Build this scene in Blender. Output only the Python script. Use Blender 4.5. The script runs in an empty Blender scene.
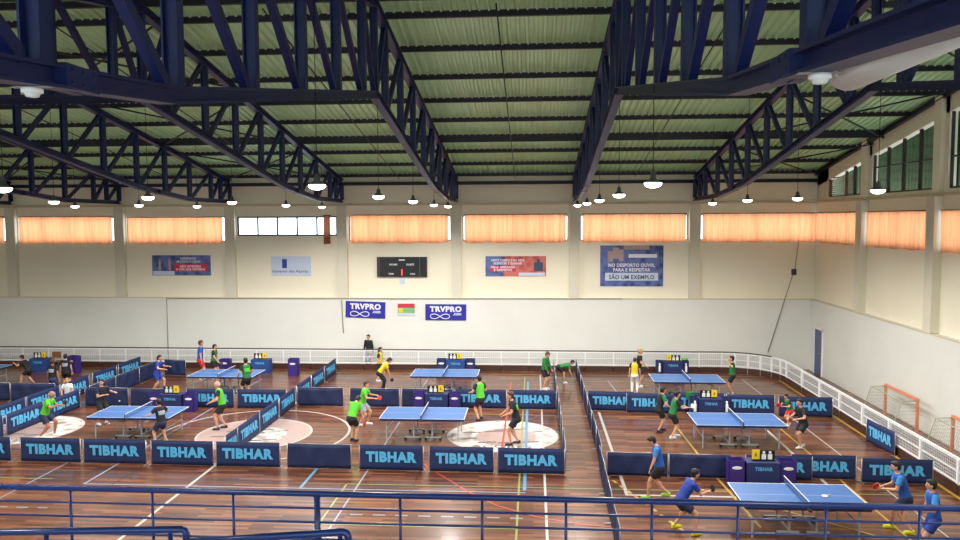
import bpy, bmesh, math, random
from mathutils import Vector, Matrix, Euler
random.seed(7)
C = bpy.context.scene.collection
SC = bpy.context.scene
R = math.radians

# ---------------------------------------------------------------- camera
CAMZ = 7.088; FPX = 764.4; PIT = 0.06636; ROL = -0.00444; YAW = 0.06983
fw = Vector((-math.sin(YAW)*math.cos(PIT), math.cos(YAW)*math.cos(PIT), -math.sin(PIT)))
r0 = Vector((math.cos(YAW), math.sin(YAW), 0)); u0 = r0.cross(fw)
rt = r0*math.cos(ROL)+u0*math.sin(ROL); up = -r0*math.sin(ROL)+u0*math.cos(ROL)
cam = bpy.data.cameras.new('camera'); camo = bpy.data.objects.new('camera', cam); C.objects.link(camo)
M3 = Matrix((rt, up, -fw)).transposed()
camo.matrix_world = Matrix.Translation((0, 0, CAMZ)) @ M3.to_4x4()
cam.sensor_width = 36; cam.lens = 36*FPX/960; cam.clip_start = .05; cam.clip_end = 400
SC.camera = camo

def ray(u, v):
    return fw + rt*((u-480)/FPX) - up*((v-270)/FPX)
def gp(u, v, z=0):                       # point of a picture ray at height z
    d = ray(u, v); s = (z-CAMZ)/d.z
    return Vector((s*d.x, s*d.y, z))
def yp(u, v, Y):                         # point of a picture ray on the plane y = Y
    d = ray(u, v); s = Y/d.y
    return Vector((s*d.x, Y, CAMZ+s*d.z))

# ---------------------------------------------------------------- world, exposure, portals
W = bpy.data.worlds.new('sky'); SC.world = W; W.use_nodes = True
bg = W.node_tree.nodes['Background']; bg.inputs[0].default_value = (.86, .93, 1, 1); bg.inputs[1].default_value = 4.5
SC.view_settings.view_transform = 'Standard'; SC.view_settings.look = 'None'
SC.view_settings.exposure = 0.0; SC.view_settings.gamma = 1; SC.view_settings.use_curve_mapping = False
LAMP_W = 108.0

# ---------------------------------------------------------------- upper hall scale
S = 1.02
def US(x, y, z): return Vector((x*S, y*S, CAMZ+(z-CAMZ)*S))
def UZ(z): return CAMZ+(z-CAMZ)*S

# ---------------------------------------------------------------- materials
def srgb(r, g, b):
    f = lambda c: ((c/255+.055)/1.055)**2.4 if c > 10 else c/255/12.92
    return (f(r), f(g), f(b), 1)
MC = {}
def mat(name, col, rough=.6, metal=0, var=.08, scale=12, bump=0, coat=0, emit=None, es=0, spec=.5, sheen=0):
    if name in MC: return MC[name]
    m = bpy.data.materials.new(name); m.use_nodes = True; n = m.node_tree.nodes; l = m.node_tree.links
    b = n['Principled BSDF']; c = srgb(*col)
    b.inputs['Roughness'].default_value = rough; b.inputs['Metallic'].default_value = metal
    b.inputs['Specular IOR Level'].default_value = spec
    if coat: b.inputs['Coat Weight'].default_value = coat
    tc = n.new('ShaderNodeTexCoord'); nz = n.new('ShaderNodeTexNoise'); nz.inputs['Scale'].default_value = scale
    nz.inputs['Detail'].default_value = 4
    l.new(tc.outputs['Object'], nz.inputs['Vector'])
    mx = n.new('ShaderNodeMix'); mx.data_type = 'RGBA'
    mx.inputs[6].default_value = tuple(x*(1-var) for x in c[:3])+(1,); mx.inputs[7].default_value = tuple(min(1, x*(1+var)) for x in c[:3])+(1,)
    l.new(nz.outputs['Fac'], mx.inputs[0]); l.new(mx.outputs[2], b.inputs['Base Color'])
    if bump:
        bp = n.new('ShaderNodeBump'); bp.inputs['Strength'].default_value = bump; bp.inputs['Distance'].default_value = .01
        l.new(nz.outputs['Fac'], bp.inputs['Height']); l.new(bp.outputs[0], b.inputs['Normal'])
    if emit:
        b.inputs['Emission Color'].default_value = srgb(*emit); b.inputs['Emission Strength'].default_value = es
    MC[name] = m; return m

def wall_mat():
    m = bpy.data.materials.new('painted_wall'); m.use_nodes = True; n = m.node_tree.nodes; l = m.node_tree.links
    b = n['Principled BSDF']; b.inputs['Roughness'].default_value = .75
    g = n.new('ShaderNodeNewGeometry'); sx = n.new('ShaderNodeSeparateXYZ'); l.new(g.outputs['Position'], sx.inputs[0])
    st = n.new('ShaderNodeMath'); st.operation = 'GREATER_THAN'; st.inputs[1].default_value = UZ(3.38); l.new(sx.outputs['Z'], st.inputs[0])
    nz = n.new('ShaderNodeTexNoise'); nz.inputs['Scale'].default_value = .7; nz.inputs['Detail'].default_value = 6; l.new(g.outputs['Position'], nz.inputs['Vector'])
    a = n.new('ShaderNodeMix'); a.data_type = 'RGBA'; a.inputs[6].default_value = srgb(214, 214, 206); a.inputs[7].default_value = srgb(228, 228, 222)
    c = n.new('ShaderNodeMix'); c.data_type = 'RGBA'; c.inputs[6].default_value = srgb(232, 224, 200); c.inputs[7].default_value = srgb(240, 233, 212)
    l.new(nz.outputs['Fac'], a.inputs[0]); l.new(nz.outputs['Fac'], c.inputs[0])
    d = n.new('ShaderNodeMix'); d.data_type = 'RGBA'; l.new(st.outputs[0], d.inputs[0]); l.new(a.outputs[2], d.inputs[6]); l.new(c.outputs[2], d.inputs[7])
    l.new(d.outputs[2], b.inputs['Base Color'])
    bk = n.new('ShaderNodeTexBrick'); bk.inputs['Scale'].default_value = 1; bk.inputs['Brick Width'].default_value = .4; bk.inputs['Row Height'].default_value = .2
    bk.inputs['Mortar Size'].default_value = .008; bk.inputs['Color1'].default_value = (1, 1, 1, 1); bk.inputs['Color2'].default_value = (1, 1, 1, 1); bk.inputs['Mortar'].default_value = (0, 0, 0, 1)
    mp = n.new('ShaderNodeCombineXYZ'); ad = n.new('ShaderNodeMath'); l.new(sx.outputs['X'], ad.inputs[0]); l.new(sx.outputs['Y'], ad.inputs[1])
    l.new(ad.outputs[0], mp.inputs[0]); l.new(sx.outputs['Z'], mp.inputs[1]); l.new(mp.outputs[0], bk.inputs['Vector'])
    bp = n.new('ShaderNodeBump'); bp.inputs['Strength'].default_value = .25; bp.inputs['Distance'].default_value = .01
    l.new(bk.outputs['Color'], bp.inputs['Height']); l.new(bp.outputs[0], b.inputs['Normal'])
    return m
def floor_mat():
    m = bpy.data.materials.new('parquet'); m.use_nodes = True; n = m.node_tree.nodes; l = m.node_tree.links
    b = n['Principled BSDF']
    g = n.new('ShaderNodeNewGeometry')
    bk = n.new('ShaderNodeTexBrick'); bk.inputs['Scale'].default_value = 1; bk.inputs['Brick Width'].default_value = 1.5; bk.inputs['Row Height'].default_value = .11
    bk.inputs['Mortar Size'].default_value = .003; bk.offset_frequency = 2; bk.offset = .37; bk.inputs['Bias'].default_value = 0
    bk.inputs['Color1'].default_value = (0, 0, 0, 1); bk.inputs['Color2'].default_value = (1, 1, 1, 1); bk.inputs['Mortar'].default_value = (.1, .1, .1, 1)
    l.new(g.outputs['Position'], bk.inputs['Vector'])
    mp = n.new('ShaderNodeMapping'); mp.inputs['Scale'].default_value = (.5, 7, 1); l.new(g.outputs['Position'], mp.inputs['Vector'])
    nz = n.new('ShaderNodeTexNoise'); nz.inputs['Scale'].default_value = 1.3; nz.inputs['Detail'].default_value = 6; l.new(mp.outputs[0], nz.inputs['Vector'])
    mxf = n.new('ShaderNodeMix'); mxf.data_type = 'FLOAT'; mxf.inputs[0].default_value = .5; l.new(bk.outputs['Color'], mxf.inputs[2]); l.new(nz.outputs['Fac'], mxf.inputs[3])
    cr = n.new('ShaderNodeValToRGB'); l.new(mxf.outputs[0], cr.inputs[0])
    e = cr.color_ramp.elements; e[0].position = .15; e[0].color = srgb(52, 30, 21); e[1].position = .88; e[1].color = srgb(152, 98, 64)
    k = e.new(.48); k.color = srgb(98, 56, 36)
    l.new(cr.outputs[0], b.inputs['Base Color'])
    b.inputs['Roughness'].default_value = .36; b.inputs['Specular IOR Level'].default_value = .22
    b.inputs['Coat Weight'].default_value = .5; b.inputs['Coat Roughness'].default_value = .15
    return m
def curtain_mat(name, col, tr):
    m = bpy.data.materials.new(name); m.use_nodes = True; n = m.node_tree.nodes; l = m.node_tree.links
    n.remove(n['Principled BSDF']); o = n['Material Output']
    t = n.new('ShaderNodeBsdfTranslucent'); d = n.new('ShaderNodeBsdfDiffuse'); mx = n.new('ShaderNodeMixShader'); mx.inputs[0].default_value = tr
    tc = n.new('ShaderNodeTexCoord'); nz = n.new('ShaderNodeTexNoise'); nz.inputs['Scale'].default_value = 1.6
    mp = n.new('ShaderNodeMapping'); mp.inputs['Scale'].default_value = (6, 6, .3); l.new(tc.outputs['Object'], mp.inputs[0]); l.new(mp.outputs[0], nz.inputs['Vector'])
    c = srgb(*col); x = n.new('ShaderNodeMix'); x.data_type = 'RGBA'; x.inputs[6].default_value = tuple(v*.62 for v in c[:3])+(1,); x.inputs[7].default_value = tuple(min(1, v*1.25) for v in c[:3])+(1,)
    l.new(nz.outputs['Fac'], x.inputs[0])
    l.new(x.outputs[2], t.inputs[0]); l.new(x.outputs[2], d.inputs[0]); l.new(d.outputs[0], mx.inputs[1]); l.new(t.outputs[0], mx.inputs[2]); l.new(mx.outputs[0], o.inputs[0])
    return m
def glass_mat():
    m = bpy.data.materials.new('window_glass'); m.use_nodes = True; n = m.node_tree.nodes; l = m.node_tree.links
    n.remove(n['Principled BSDF']); o = n['Material Output']
    t = n.new('ShaderNodeBsdfTransparent'); t.inputs[0].default_value = (.95, .97, .97, 1); g = n.new('ShaderNodeBsdfGlossy'); g.inputs['Roughness'].default_value = .02
    mx = n.new('ShaderNodeMixShader'); mx.inputs[0].default_value = .06; l.new(t.outputs[0], mx.inputs[1]); l.new(g.outputs[0], mx.inputs[2]); l.new(mx.outputs[0], o.inputs[0])
    return m
def poster_mat(name, a, b_, sc):
    m = bpy.data.materials.new(name); m.use_nodes = True; n = m.node_tree.nodes; l = m.node_tree.links
    b = n['Principled BSDF']; b.inputs['Roughness'].default_value = .6
    g = n.new('ShaderNodeNewGeometry'); v = n.new('ShaderNodeTexVoronoi'); v.inputs['Scale'].default_value = sc; l.new(g.outputs['Position'], v.inputs['Vector'])
    cr = n.new('ShaderNodeValToRGB'); l.new(v.outputs['Distance'], cr.inputs[0]); e = cr.color_ramp.elements
    e[0].position = .1; e[0].color = srgb(*a); e[1].position = .7; e[1].color = srgb(*b_)
    l.new(cr.outputs[0], b.inputs['Base Color']); return m

M = dict(meshgrey=mat('grey_wire', (186, 188, 190), .5, 0, .04),
 wall=wall_mat(), floor=floor_mat(), glass=glass_mat(),
 steel=mat('navy_painted_steel', (17, 28, 84), .45, 0, .12, 6),
 sheet=mat('green_roof_sheet', (184, 226, 178), .34, 0, .12, 3),
 gaplight=mat('roof_gap_light_white', (235, 235, 225), .4, 0, .03),
 beam=mat('eaves_steel', (28, 34, 44), .5, 0, .1),
 white=mat('white_paint', (236, 236, 232), .5, 0, .03), whitemetal=mat('white_metal', (235, 236, 236), .4, 0, .03),
 concrete=mat('trim_plaster', (206, 190, 158), .8, 0, .05), pil=mat('pilaster_plaster', (214, 208, 188), .8, 0, .04, 3),
 kick=mat('brown_board', (66, 38, 28), .5, 0, .2, 5), handrail=mat('dark_wood_rail', (66, 52, 46), .4, 0, .1),
 navy=mat('navy_fabric', (24, 42, 88), .7, 0, .1, 4), navy2=mat('plain_navy_fabric', (24, 38, 80), .65, 0, .12, 3),
 logo=mat('light_blue_print', (88, 180, 228), .6, 0, .04), logodim=mat('small_light_blue_print', (84, 160, 205), .6, 0, .04),
 alu=mat('aluminium_tube', (170, 170, 172), .35, .7, .05), tubegrey=mat('grey_table_frame', (172, 174, 178), .45, .1, .05),
 ttop=mat('blue_table_top', (60, 106, 168), .38, 0, .03, 3, spec=.5), tedge=mat('dark_table_apron', (24, 32, 62), .45, 0, .05), line=mat('white_line', (232, 232, 232), .5, 0, .03),
 net=mat('blue_net', (60, 88, 150), .8, 0, .1), black=mat('black_plastic', (20, 20, 24), .45, 0, .1), purple=mat('purple_plastic', (52, 34, 116), .5, 0, .08), boxblue=mat('blue_box_fabric', (30, 66, 132), .6, 0, .08), boxdark=mat('dark_box_fabric', (28, 40, 92), .6, 0, .08),
 yellow=mat('yellow_card', (236, 200, 40), .5, 0, .05), brown=mat('brown_board_panel', (130, 84, 50), .6, 0, .1),
 railing=mat('royal_blue_paint', (18, 46, 112), .28, 0, .06, 5), 
 lnw=mat('court_white', (190, 184, 178), .35, 0, .06, 9), lny=mat('court_yellow', (186, 152, 66), .35, 0, .1, 9), lnr=mat('court_red', (176, 66, 48), .35, 0, .1, 9), lnb=mat('court_blue', (92, 146, 180), .35, 0, .08, 9), lng=mat('court_green', (140, 150, 78), .35, 0, .1, 9), lnp=mat('court_pale_blue', (146, 152, 172), .35, 0, .08, 9), lnd=mat('court_dark_seam', (60, 36, 28), .35, 0, .1, 9),
 disc=poster_mat('circle_emblem_white', (152, 138, 130), (222, 214, 206), 2.6), disctan=mat('circle_emblem_tan', (112, 96, 92), .4, 0, .2, 5), discpink=mat('circle_emblem_pinkish', (172, 146, 140), .4, 0, .15, 3),
 orange=mat('orange_goal_paint', (224, 140, 104), .5, 0, .08), netg=mat('pale_net', (176, 176, 160), .9, 0, .05),
 doorblue=mat('slate_blue_door', (84, 98, 134), .55, 0, .08), banner=mat('royal_banner', (36, 38, 150), .6, 0, .05),
 lampbody=mat('grey_lamp_housing', (96, 96, 100), .4, .5, .05), lampglow=mat('lamp_lens', (255, 255, 255), .4, emit=(255, 252, 250), es=14),
 tube=mat('white_pvc', (222, 222, 224), .45, 0, .04), seat=mat('grey_slab', (140, 136, 130), .8, 0, .1),
 skin=mat('skin', (206, 152, 122), .55, 0, .06), skin2=mat('tanned_skin', (176, 122, 92), .55, 0, .06), lip=mat('lips', (150, 84, 76), .5), eye=mat('dark_eye', (26, 20, 20), .3),
 hblack=mat('black_hair', (24, 20, 20), .55, 0, .2, 40), hbrown=mat('brown_hair', (74, 48, 34), .55, 0, .2, 40), hgrey=mat('grey_hair', (178, 170, 160), .6, 0, .1, 40), hblond=mat('fair_hair', (168, 130, 72), .6, 0, .15, 40),
 green=mat('bright_green_cloth', (88, 196, 44), .7, 0, .08), dgreen=mat('green_cloth', (34, 120, 58), .7, 0, .1), blackc=mat('black_cloth', (24, 24, 30), .75, 0, .15), cyan2=mat('bright_blue_cloth', (56, 134, 206), .7, 0, .1), bluec=mat('blue_cloth', (28, 84, 170), .7, 0, .1), royal=mat('royal_cloth', (28, 58, 150), .7, 0, .1), cyan=mat('light_blue_cloth', (90, 170, 220), .7, 0, .1), yellowc=mat('yellow_cloth', (224, 190, 40), .7, 0, .1), whitec=mat('white_cloth', (226, 226, 226), .7, 0, .05), greyc=mat('grey_cloth', (160, 164, 176), .7, 0, .06), redc=mat('red_cloth', (196, 40, 48), .7, 0, .06), navyc=mat('navy_cloth', (30, 40, 72), .7, 0, .1), jeans=mat('denim', (52, 64, 104), .8, 0, .15),
 shoew=mat('white_shoe', (226, 226, 226), .5), shoed=mat('dark_shoe', (40, 44, 60), .5), shoey=mat('yellow_shoe', (222, 224, 40), .5), shoeg=mat('lime_shoe', (150, 210, 60), .5),
 rubred=mat('red_rubber', (206, 40, 44), .5), rubblk=mat('black_rubber', (24, 24, 28), .5), wood=mat('pale_wood', (190, 150, 100), .5),
 colorange=curtain_mat('orange_curtain_cloth', (232, 158, 112), .68), colbrown=curtain_mat('brown_curtain_cloth', (150, 96, 70), .35),
 postblue=poster_mat('blue_seats_print', (36, 50, 110), (96, 112, 170), 3.2), postred=poster_mat('red_seats_print', (150, 50, 58), (205, 110, 100), 3.2), postwhite=mat('pale_poster', (196, 208, 228), .6, 0, .05), txtwhite=mat('white_print', (228, 226, 236), .6), txtdark=mat('slate_print', (60, 72, 96), .6), postredflat=mat('red_print_band', (200, 44, 66), .6), crestblue=mat('crest_blue', (30, 62, 150), .6), sbled=mat('red_led', (200, 40, 30), .5, emit=(255, 60, 40), es=2.5), sgreen=mat('sign_green', (120, 180, 120), .6),
 louv=mat('green_outer_cladding', (96, 122, 96), .6, 0, .1), darkframe=mat('dark_window_frame', (52, 46, 44), .5), conduit=mat('grey_conduit', (150, 150, 140), .6))

# ---------------------------------------------------------------- mesh helpers
class MB:
    def __init__(s): s.v = []; s.f = []; s.mi = []; s.sm = []
    def add(s, vs, fs, mi=0, sm=False):
        o = len(s.v); s.v += [tuple(v) for v in vs]
        for f in fs: s.f.append(tuple(i+o for i in f)); s.mi.append(mi); s.sm.append(sm)
        return s
    def box(s, x0, x1, y0, y1, z0, z1, mi=0, T=None):
        vs = [Vector(p) for p in ((x0,y0,z0),(x1,y0,z0),(x1,y1,z0),(x0,y1,z0),(x0,y0,z1),(x1,y0,z1),(x1,y1,z1),(x0,y1,z1))]
        if T: vs = [T @ v for v in vs]
        return s.add(vs, [(0,3,2,1),(4,5,6,7),(0,1,5,4),(1,2,6,5),(2,3,7,6),(3,0,4,7)], mi)
    def beam(s, a, b, w, h, mi=0, upv=(0,0,1)):          # rectangular bar between two points
        a = Vector(a); b = Vector(b); d = (b-a)
        if d.length < 1e-6: return s
        d.normalize(); sd = d.cross(Vector(upv))
        if sd.length < 1e-4: sd = Vector((1,0,0))
        sd.normalize(); u = sd.cross(d)
        vs = []
        for p in (a, b):
            for i, j in ((-1,-1),(1,-1),(1,1),(-1,1)): vs.append(p+sd*(i*w/2)+u*(j*h/2))
        return s.add(vs, [(0,1,2,3),(7,6,5,4),(0,4,5,1),(1,5,6,2),(2,6,7,3),(3,7,4,0)], mi)
    def ibeam(s, a, b, w, h, t=.025, mi=0):               # I-section
        a = Vector(a); b = Vector(b); d = (b-a).normalized(); sd = d.cross(Vector((0,0,1)))
        if sd.length < 1e-3: sd = Vector((1,0,0))
        sd.normalize(); u = sd.cross(d)
        for k in (-1, 1): s.beam(a+u*k*(h/2-t/2), b+u*k*(h/2-t/2), w, t, mi, u)
        s.beam(a, b, t, h-2*t, mi, u); return s
    def tube(s, pts, r, n=8, mi=0, sm=True, r2=None):
        pts = [Vector(p) for p in pts]; rings = []; m = len(pts); base = len(s.v)
        prev = None
        for i, p in enumerate(pts):
            d = (pts[min(i+1, m-1)]-pts[max(i-1, 0)]).normalized()
            if prev is None:
                a = d.cross(Vector((0,0,1)));
                if a.length < 1e-3: a = Vector((1,0,0))
            else: a = prev - d*prev.dot(d)
            a.normalize(); prev = a; b = d.cross(a)
            rr = r if r2 is None else r+(r2-r)*i/(m-1)
            for k in range(n): t = 2*math.pi*k/n; s.v.append(tuple(p+a*math.cos(t)*rr+b*math.sin(t)*rr))
        for i in range(m-1):
            for k in range(n):
                s.f.append((base+i*n+k, base+i*n+(k+1)%n, base+(i+1)*n+(k+1)%n, base+(i+1)*n+k)); s.mi.append(mi); s.sm.append(sm)
        s.f.append(tuple(base+k for k in range(n))[::-1]); s.mi.append(mi); s.sm.append(False)
        s.f.append(tuple(base+(m-1)*n+k for k in range(n))); s.mi.append(mi); s.sm.append(False)
        return s
    def ell(s, c, rx, ry, rz, nu=12, nv=8, mi=0, T=None):
        c = Vector(c); vs = []
        for j in range(1, nv):
            th = math.pi*j/nv
            for i in range(nu):
                ph = 2*math.pi*i/nu; v = Vector((rx*math.sin(th)*math.cos(ph), ry*math.sin(th)*math.sin(ph), rz*math.cos(th)))
                vs.append(c+(T @ v if T else v))
        t = Vector((0,0,rz)); vs.append(c+(T @ t if T else t)); vs.append(c-(T @ t if T else t))
        fs = []
        for j in range(nv-2):
            for i in range(nu): fs.append((j*nu+i, (j+1)*nu+i, (j+1)*nu+(i+1)%nu, j*nu+(i+1)%nu))
        a = (nv-1)*nu
        for i in range(nu): fs.append((a, i, (i+1)%nu)); fs.append((a+1, (nv-2)*nu+(i+1)%nu, (nv-2)*nu+i))
        return s.add(vs, fs, mi, True)
    def loft(s, rings, n=16, mi=0):                       # rings: (centre, axisA, axisB)
        vs = []
        for c, a, b in rings:
            for k in range(n): t = 2*math.pi*k/n; vs.append(Vector(c)+a*math.cos(t)+b*math.sin(t))
        fs = [tuple(range(n))[::-1], tuple((len(rings)-1)*n+k for k in range(n))]
        for i in range(len(rings)-1):
            for k in range(n): fs.append((i*n+k, i*n+(k+1)%n, (i+1)*n+(k+1)%n, (i+1)*n+k))
        return s.add(vs, fs, mi, True)
    def lathe(s, prof, c=(0,0,0), n=20, mi=0):
        c = Vector(c); vs = []
        for r, z in prof:
            for k in range(n): t = 2*math.pi*k/n; vs.append(c+Vector((r*math.cos(t), r*math.sin(t), z)))
        fs = []
        for i in range(len(prof)-1):
            for k in range(n): fs.append((i*n+k, i*n+(k+1)%n, (i+1)*n+(k+1)%n, (i+1)*n+k))
        fs.append(tuple(range(n))[::-1]); fs.append(tuple((len(prof)-1)*n+k for k in range(n)))
        return s.add(vs, fs, mi, True)
    def mesh(s, name, mats):
        me = bpy.data.meshes.new(name); me.from_pydata(s.v, [], s.f)
        for m in (mats if isinstance(mats, (list, tuple)) else [mats]): me.materials.append(m)
        me.polygons.foreach_set('material_index', s.mi); me.polygons.foreach_set('use_smooth', s.sm)
        me.update(); return me
    def build(s, name, mats, parent=None, fixn=False):
        me = s.mesh(name, mats)
        if fixn:
            bm = bmesh.new(); bm.from_mesh(me); bmesh.ops.recalc_face_normals(bm, faces=bm.faces); bm.to_mesh(me); bm.free()
        o = bpy.data.objects.new(name, me); C.objects.link(o)
        if parent: o.parent = parent
        return o

def tag(o, label=None, cat=None, group=None, kind=None):
    if label: o['label'] = label
    if cat: o['category'] = cat
    if group: o['group'] = group
    if kind: o['kind'] = kind
    return o
def empty(name, loc, rz=0, label=None, cat=None, group=None):
    o = bpy.data.objects.new(name, None); C.objects.link(o); o.location = loc; o.rotation_euler = (0,0,rz); o.empty_display_size = .1
    return tag(o, label, cat, group)
def struct(o): o['kind'] = 'structure'; return o
def copy_tree(o, parent=None):
    c = o.copy(); C.objects.link(c)
    if parent: c.parent = parent
    for ch in list(o.children): copy_tree(ch, c)
    return c
ORD = ['first','second','third','fourth','fifth','sixth','seventh','eighth','ninth','tenth','eleventh','twelfth','thirteenth']

TXT = {}
def text_mesh(s, bold=0.03, shear=0, extrude=0.004):      # lettering as a mesh, width normalised by caller
    k = (s, bold, shear)
    if k in TXT: return TXT[k]
    cu = bpy.data.curves.new('letters', 'FONT'); cu.body = s; cu.size = 1; cu.offset = bold; cu.shear = shear; cu.extrude = extrude; cu.align_x = 'CENTER'; cu.align_y = 'CENTER'
    cu.resolution_u = 3; cu.space_character = 1.0+bold*2.2
    o = bpy.data.objects.new('letters', cu); C.objects.link(o)
    dg = bpy.context.evaluated_depsgraph_get(); me = bpy.data.meshes.new_from_object(o.evaluated_get(dg))
    bpy.data.objects.remove(o)
    xs = [v.co.x for v in me.vertices]; ys = [v.co.y for v in me.vertices]
    cx = (min(xs)+max(xs))/2; cy = (min(ys)+max(ys))/2; w = max(xs)-min(xs); h = max(ys)-min(ys)
    for v in me.vertices: v.co.x = (v.co.x-cx)/w; v.co.y = (v.co.y-cy)/h
    TXT[k] = me; return me
def letters(s, w, h, loc, rot, m, parent=None, name='lettering', bold=.03, shear=0, thick=1):
    me = text_mesh(s, bold, shear)
    if me.materials and me.materials[0] != m: me = me.copy(); me.materials.clear()
    if not me.materials: me.materials.append(m)
    o = bpy.data.objects.new(name, me); C.objects.link(o); o.scale = (w, h, thick); o.location = loc; o.rotation_euler = rot
    if parent: o.parent = parent
    return o
UPR = (R(90), 0, 0)                                       # upright, readable from -y

# ================================================================ STRUCTURE
YB = 35.9*S; XR = 12.88*S; XL = -31*S; YF = -3.0
ZL = UZ(3.38); WZ0 = UZ(6.08); WCL = UZ(6.33); CZ0 = UZ(6.02); WZ1 = UZ(7.26); LEDGE = UZ(7.81)
YLOW = YB-.22; XLOW = XR-.28
def ztop(y):                                              # centre of the trusses' top chord (unscaled)
    yy = y if y > 17.4 else 34.8-y
    return 8.87+.1667*(36-yy)
fl = struct(MB().box(XL-.3, XR+.3, YF-.3, YB+.3, -.25, 0).build('floor', M['floor']))

PX = [-25.5, -20.0, -14.5, -9.05, -3.6, 1.9, 7.4]         # truss and pilaster axes (unscaled)
# back wall: lower thick part, band under windows, piers between windows, band above
bw = MB()
bw.box(XL, XR, YLOW, YB+.25, 0, ZL)
bw.box(XL, XR, YB, YB+.25, ZL, WZ0)
edges = [-31.0]+PX+[12.88]
wins = []
for a, b in zip(edges[:-1], edges[1:]):
    x0 = (a+.28)*S; x1 = (b-.28)*S if b < 12 else (b-.04)*S
    wins.append((x0, x1))
px = XL
for x0, x1 in wins: bw.box(px, x0, YB, YB+.25, WZ0, WZ1); px = x1
bw.box(px, XR+.25, YB, YB+.25, WZ0, WZ1); bw.box(wins[3][0], wins[3][1], YB, YB+.25, WZ0, WCL)
bw.box(XL, XR+.25, YB, YB+.25, WZ1, UZ(ztop(35.9)+.36)+.02)
struct(bw.build('wall_back', M['wall']))
struct(MB().box(XL, XR, YB-.12, YB-.001, LEDGE-.06, LEDGE+.05).build('trim_1', M['concrete']))
struct(MB().box(XL, XLOW+.02, YLOW-.015, YLOW+.01, ZL-.03, ZL+.02).build('trim_2', M['concrete']))
ti = 3
for x in PX:
    struct(MB().box((x-.24)*S, (x+.24)*S, YLOW, YB, ZL+.02, LEDGE-.06).build('trim_%d' % ti, M['pil'])); ti += 1
# right wall
RY = [36.0, 30.75, 25.35, 19.95, 14.55, 9.15, 3.75, -3]
rw = MB(); rw.box(XLOW, XR+.25, YF, YB-.22, 0, ZL); rw.box(XR, XR+.25, YF, YB, ZL, WZ0)
rw.box(XR, XR+.25, YF, YB, WZ1, UZ(7.98))
rwins = []
for a, b in zip(RY[:-1], RY[1:]):
    y1 = (a-.26)*S if a < 35.9 else YB-.03; y0 = (b+.26)*S if b > -2 else YF+.3
    rwins.append((y0, y1))
pv = YB
for y0, y1 in rwins: rw.box(XR, XR+.25, y1, pv, WZ0, WZ1); pv = y0
rw.box(XR, XR+.25, YF, pv, WZ0, WZ1)
# gable part with openings: sloping top band
def gable(m, X0, X1, ya, yb, z0):                         # fills z0..roof between ya and yb
    for s0, s1 in ((ya, min(yb, 17.4*S)), (max(ya, 17.4*S), yb)):
        if s1 <= s0+.01: continue
        t0 = UZ(ztop(s0/S)+.36); t1 = UZ(ztop(s1/S)+.36)
        m.add([(X0,s0,z0),(X1,s0,z0),(X1,s1,z0),(X0,s1,z0),(X0,s0,t0),(X1,s0,t0),(X1,s1,t1),(X0,s1,t1)],
              [(0,3,2,1),(4,5,6,7),(0,1,5,4),(1,2,6,5),(2,3,7,6),(3,0,4,7)])
def sband(m, X0, X1, ya, yb, d0, d1, mi=0):               # band following the roof slope d0..d1 below it
    for s0, s1 in ((ya, min(yb, 17.4*S)), (max(ya, 17.4*S), yb)):
        if s1 <= s0+.01: continue
        t0 = UZ(ztop(s0/S)); t1 = UZ(ztop(s1/S))
        m.add([(X0,s0,t0-d1),(X1,s0,t0-d1),(X1,s1,t1-d1),(X0,s1,t1-d1),(X0,s0,t0-d0),(X1,s0,t0-d0),(X1,s1,t1-d0),(X0,s1,t1-d0)],
              [(0,3,2,1),(4,5,6,7),(0,1,5,4),(1,2,6,5),(2,3,7,6),(3,0,4,7)], mi)
sband(rw, XR, XR+.25, YF, YB, -.36*S, .38)
ups = [(31.15, 34.6), (25.6, 30.3), (20.2, 24.9), (14.8, 19.5), (9.4, 14.1)]
pv = YB
for y0, y1 in ups: gable(rw, XR, XR+.25, y1*S, pv, UZ(7.98)); pv = y0*S
gable(rw, XR, XR+.25, YF, pv, UZ(7.98))
struct(rw.build('wall_right', M['wall']))
struct(MB().box(XR-.1, XR-.001, YF, YB-.12, LEDGE-.05, LEDGE+.05).build('trim_%d' % ti, M['concrete'])); ti += 1
for y in RY[1:-1]:
    struct(MB().box(XLOW, XR, (y-.25)*S, (y+.25)*S, ZL+.02, LEDGE-.06).build('trim_%d' % ti, M['pil'])); ti += 1
    m = MB(); gable(m, XR-.14, XR, (y-.22)*S, (y+.22)*S, LEDGE+.06); struct(m.build('trim_%d' % ti, M['wall'])); ti += 1
struct(MB().box(XLOW-.012, XLOW+.01, YF, YLOW-.02, ZL-.03, ZL+.02).build('trim_%d' % ti, M['concrete'])); ti += 1
# left wall, front wall (behind the camera) with its own window band
lw = MB(); lw.box(XL-.25, XL, YF, YB, 0, UZ(8.8)); gable(lw, XL-.25, XL, YF, YB, UZ(8.8)); struct(lw.build('wall_left', M['wall']))
fwall = MB(); fwall.box(XL-.25, XR+.25, YF-.25, YF, 0, 5.0); fwall.box(XL-.25, XR+.25, YF-.25, YF, 8.0, 8.75)
for k in range(9):
    x = XL-.25+k*(XR-XL+.5-.5)/8; fwall.box(x, x+.5, YF-.25, YF, 5.0, 8.0)
struct(fwall.build('wall_front', M['wall']))
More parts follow.
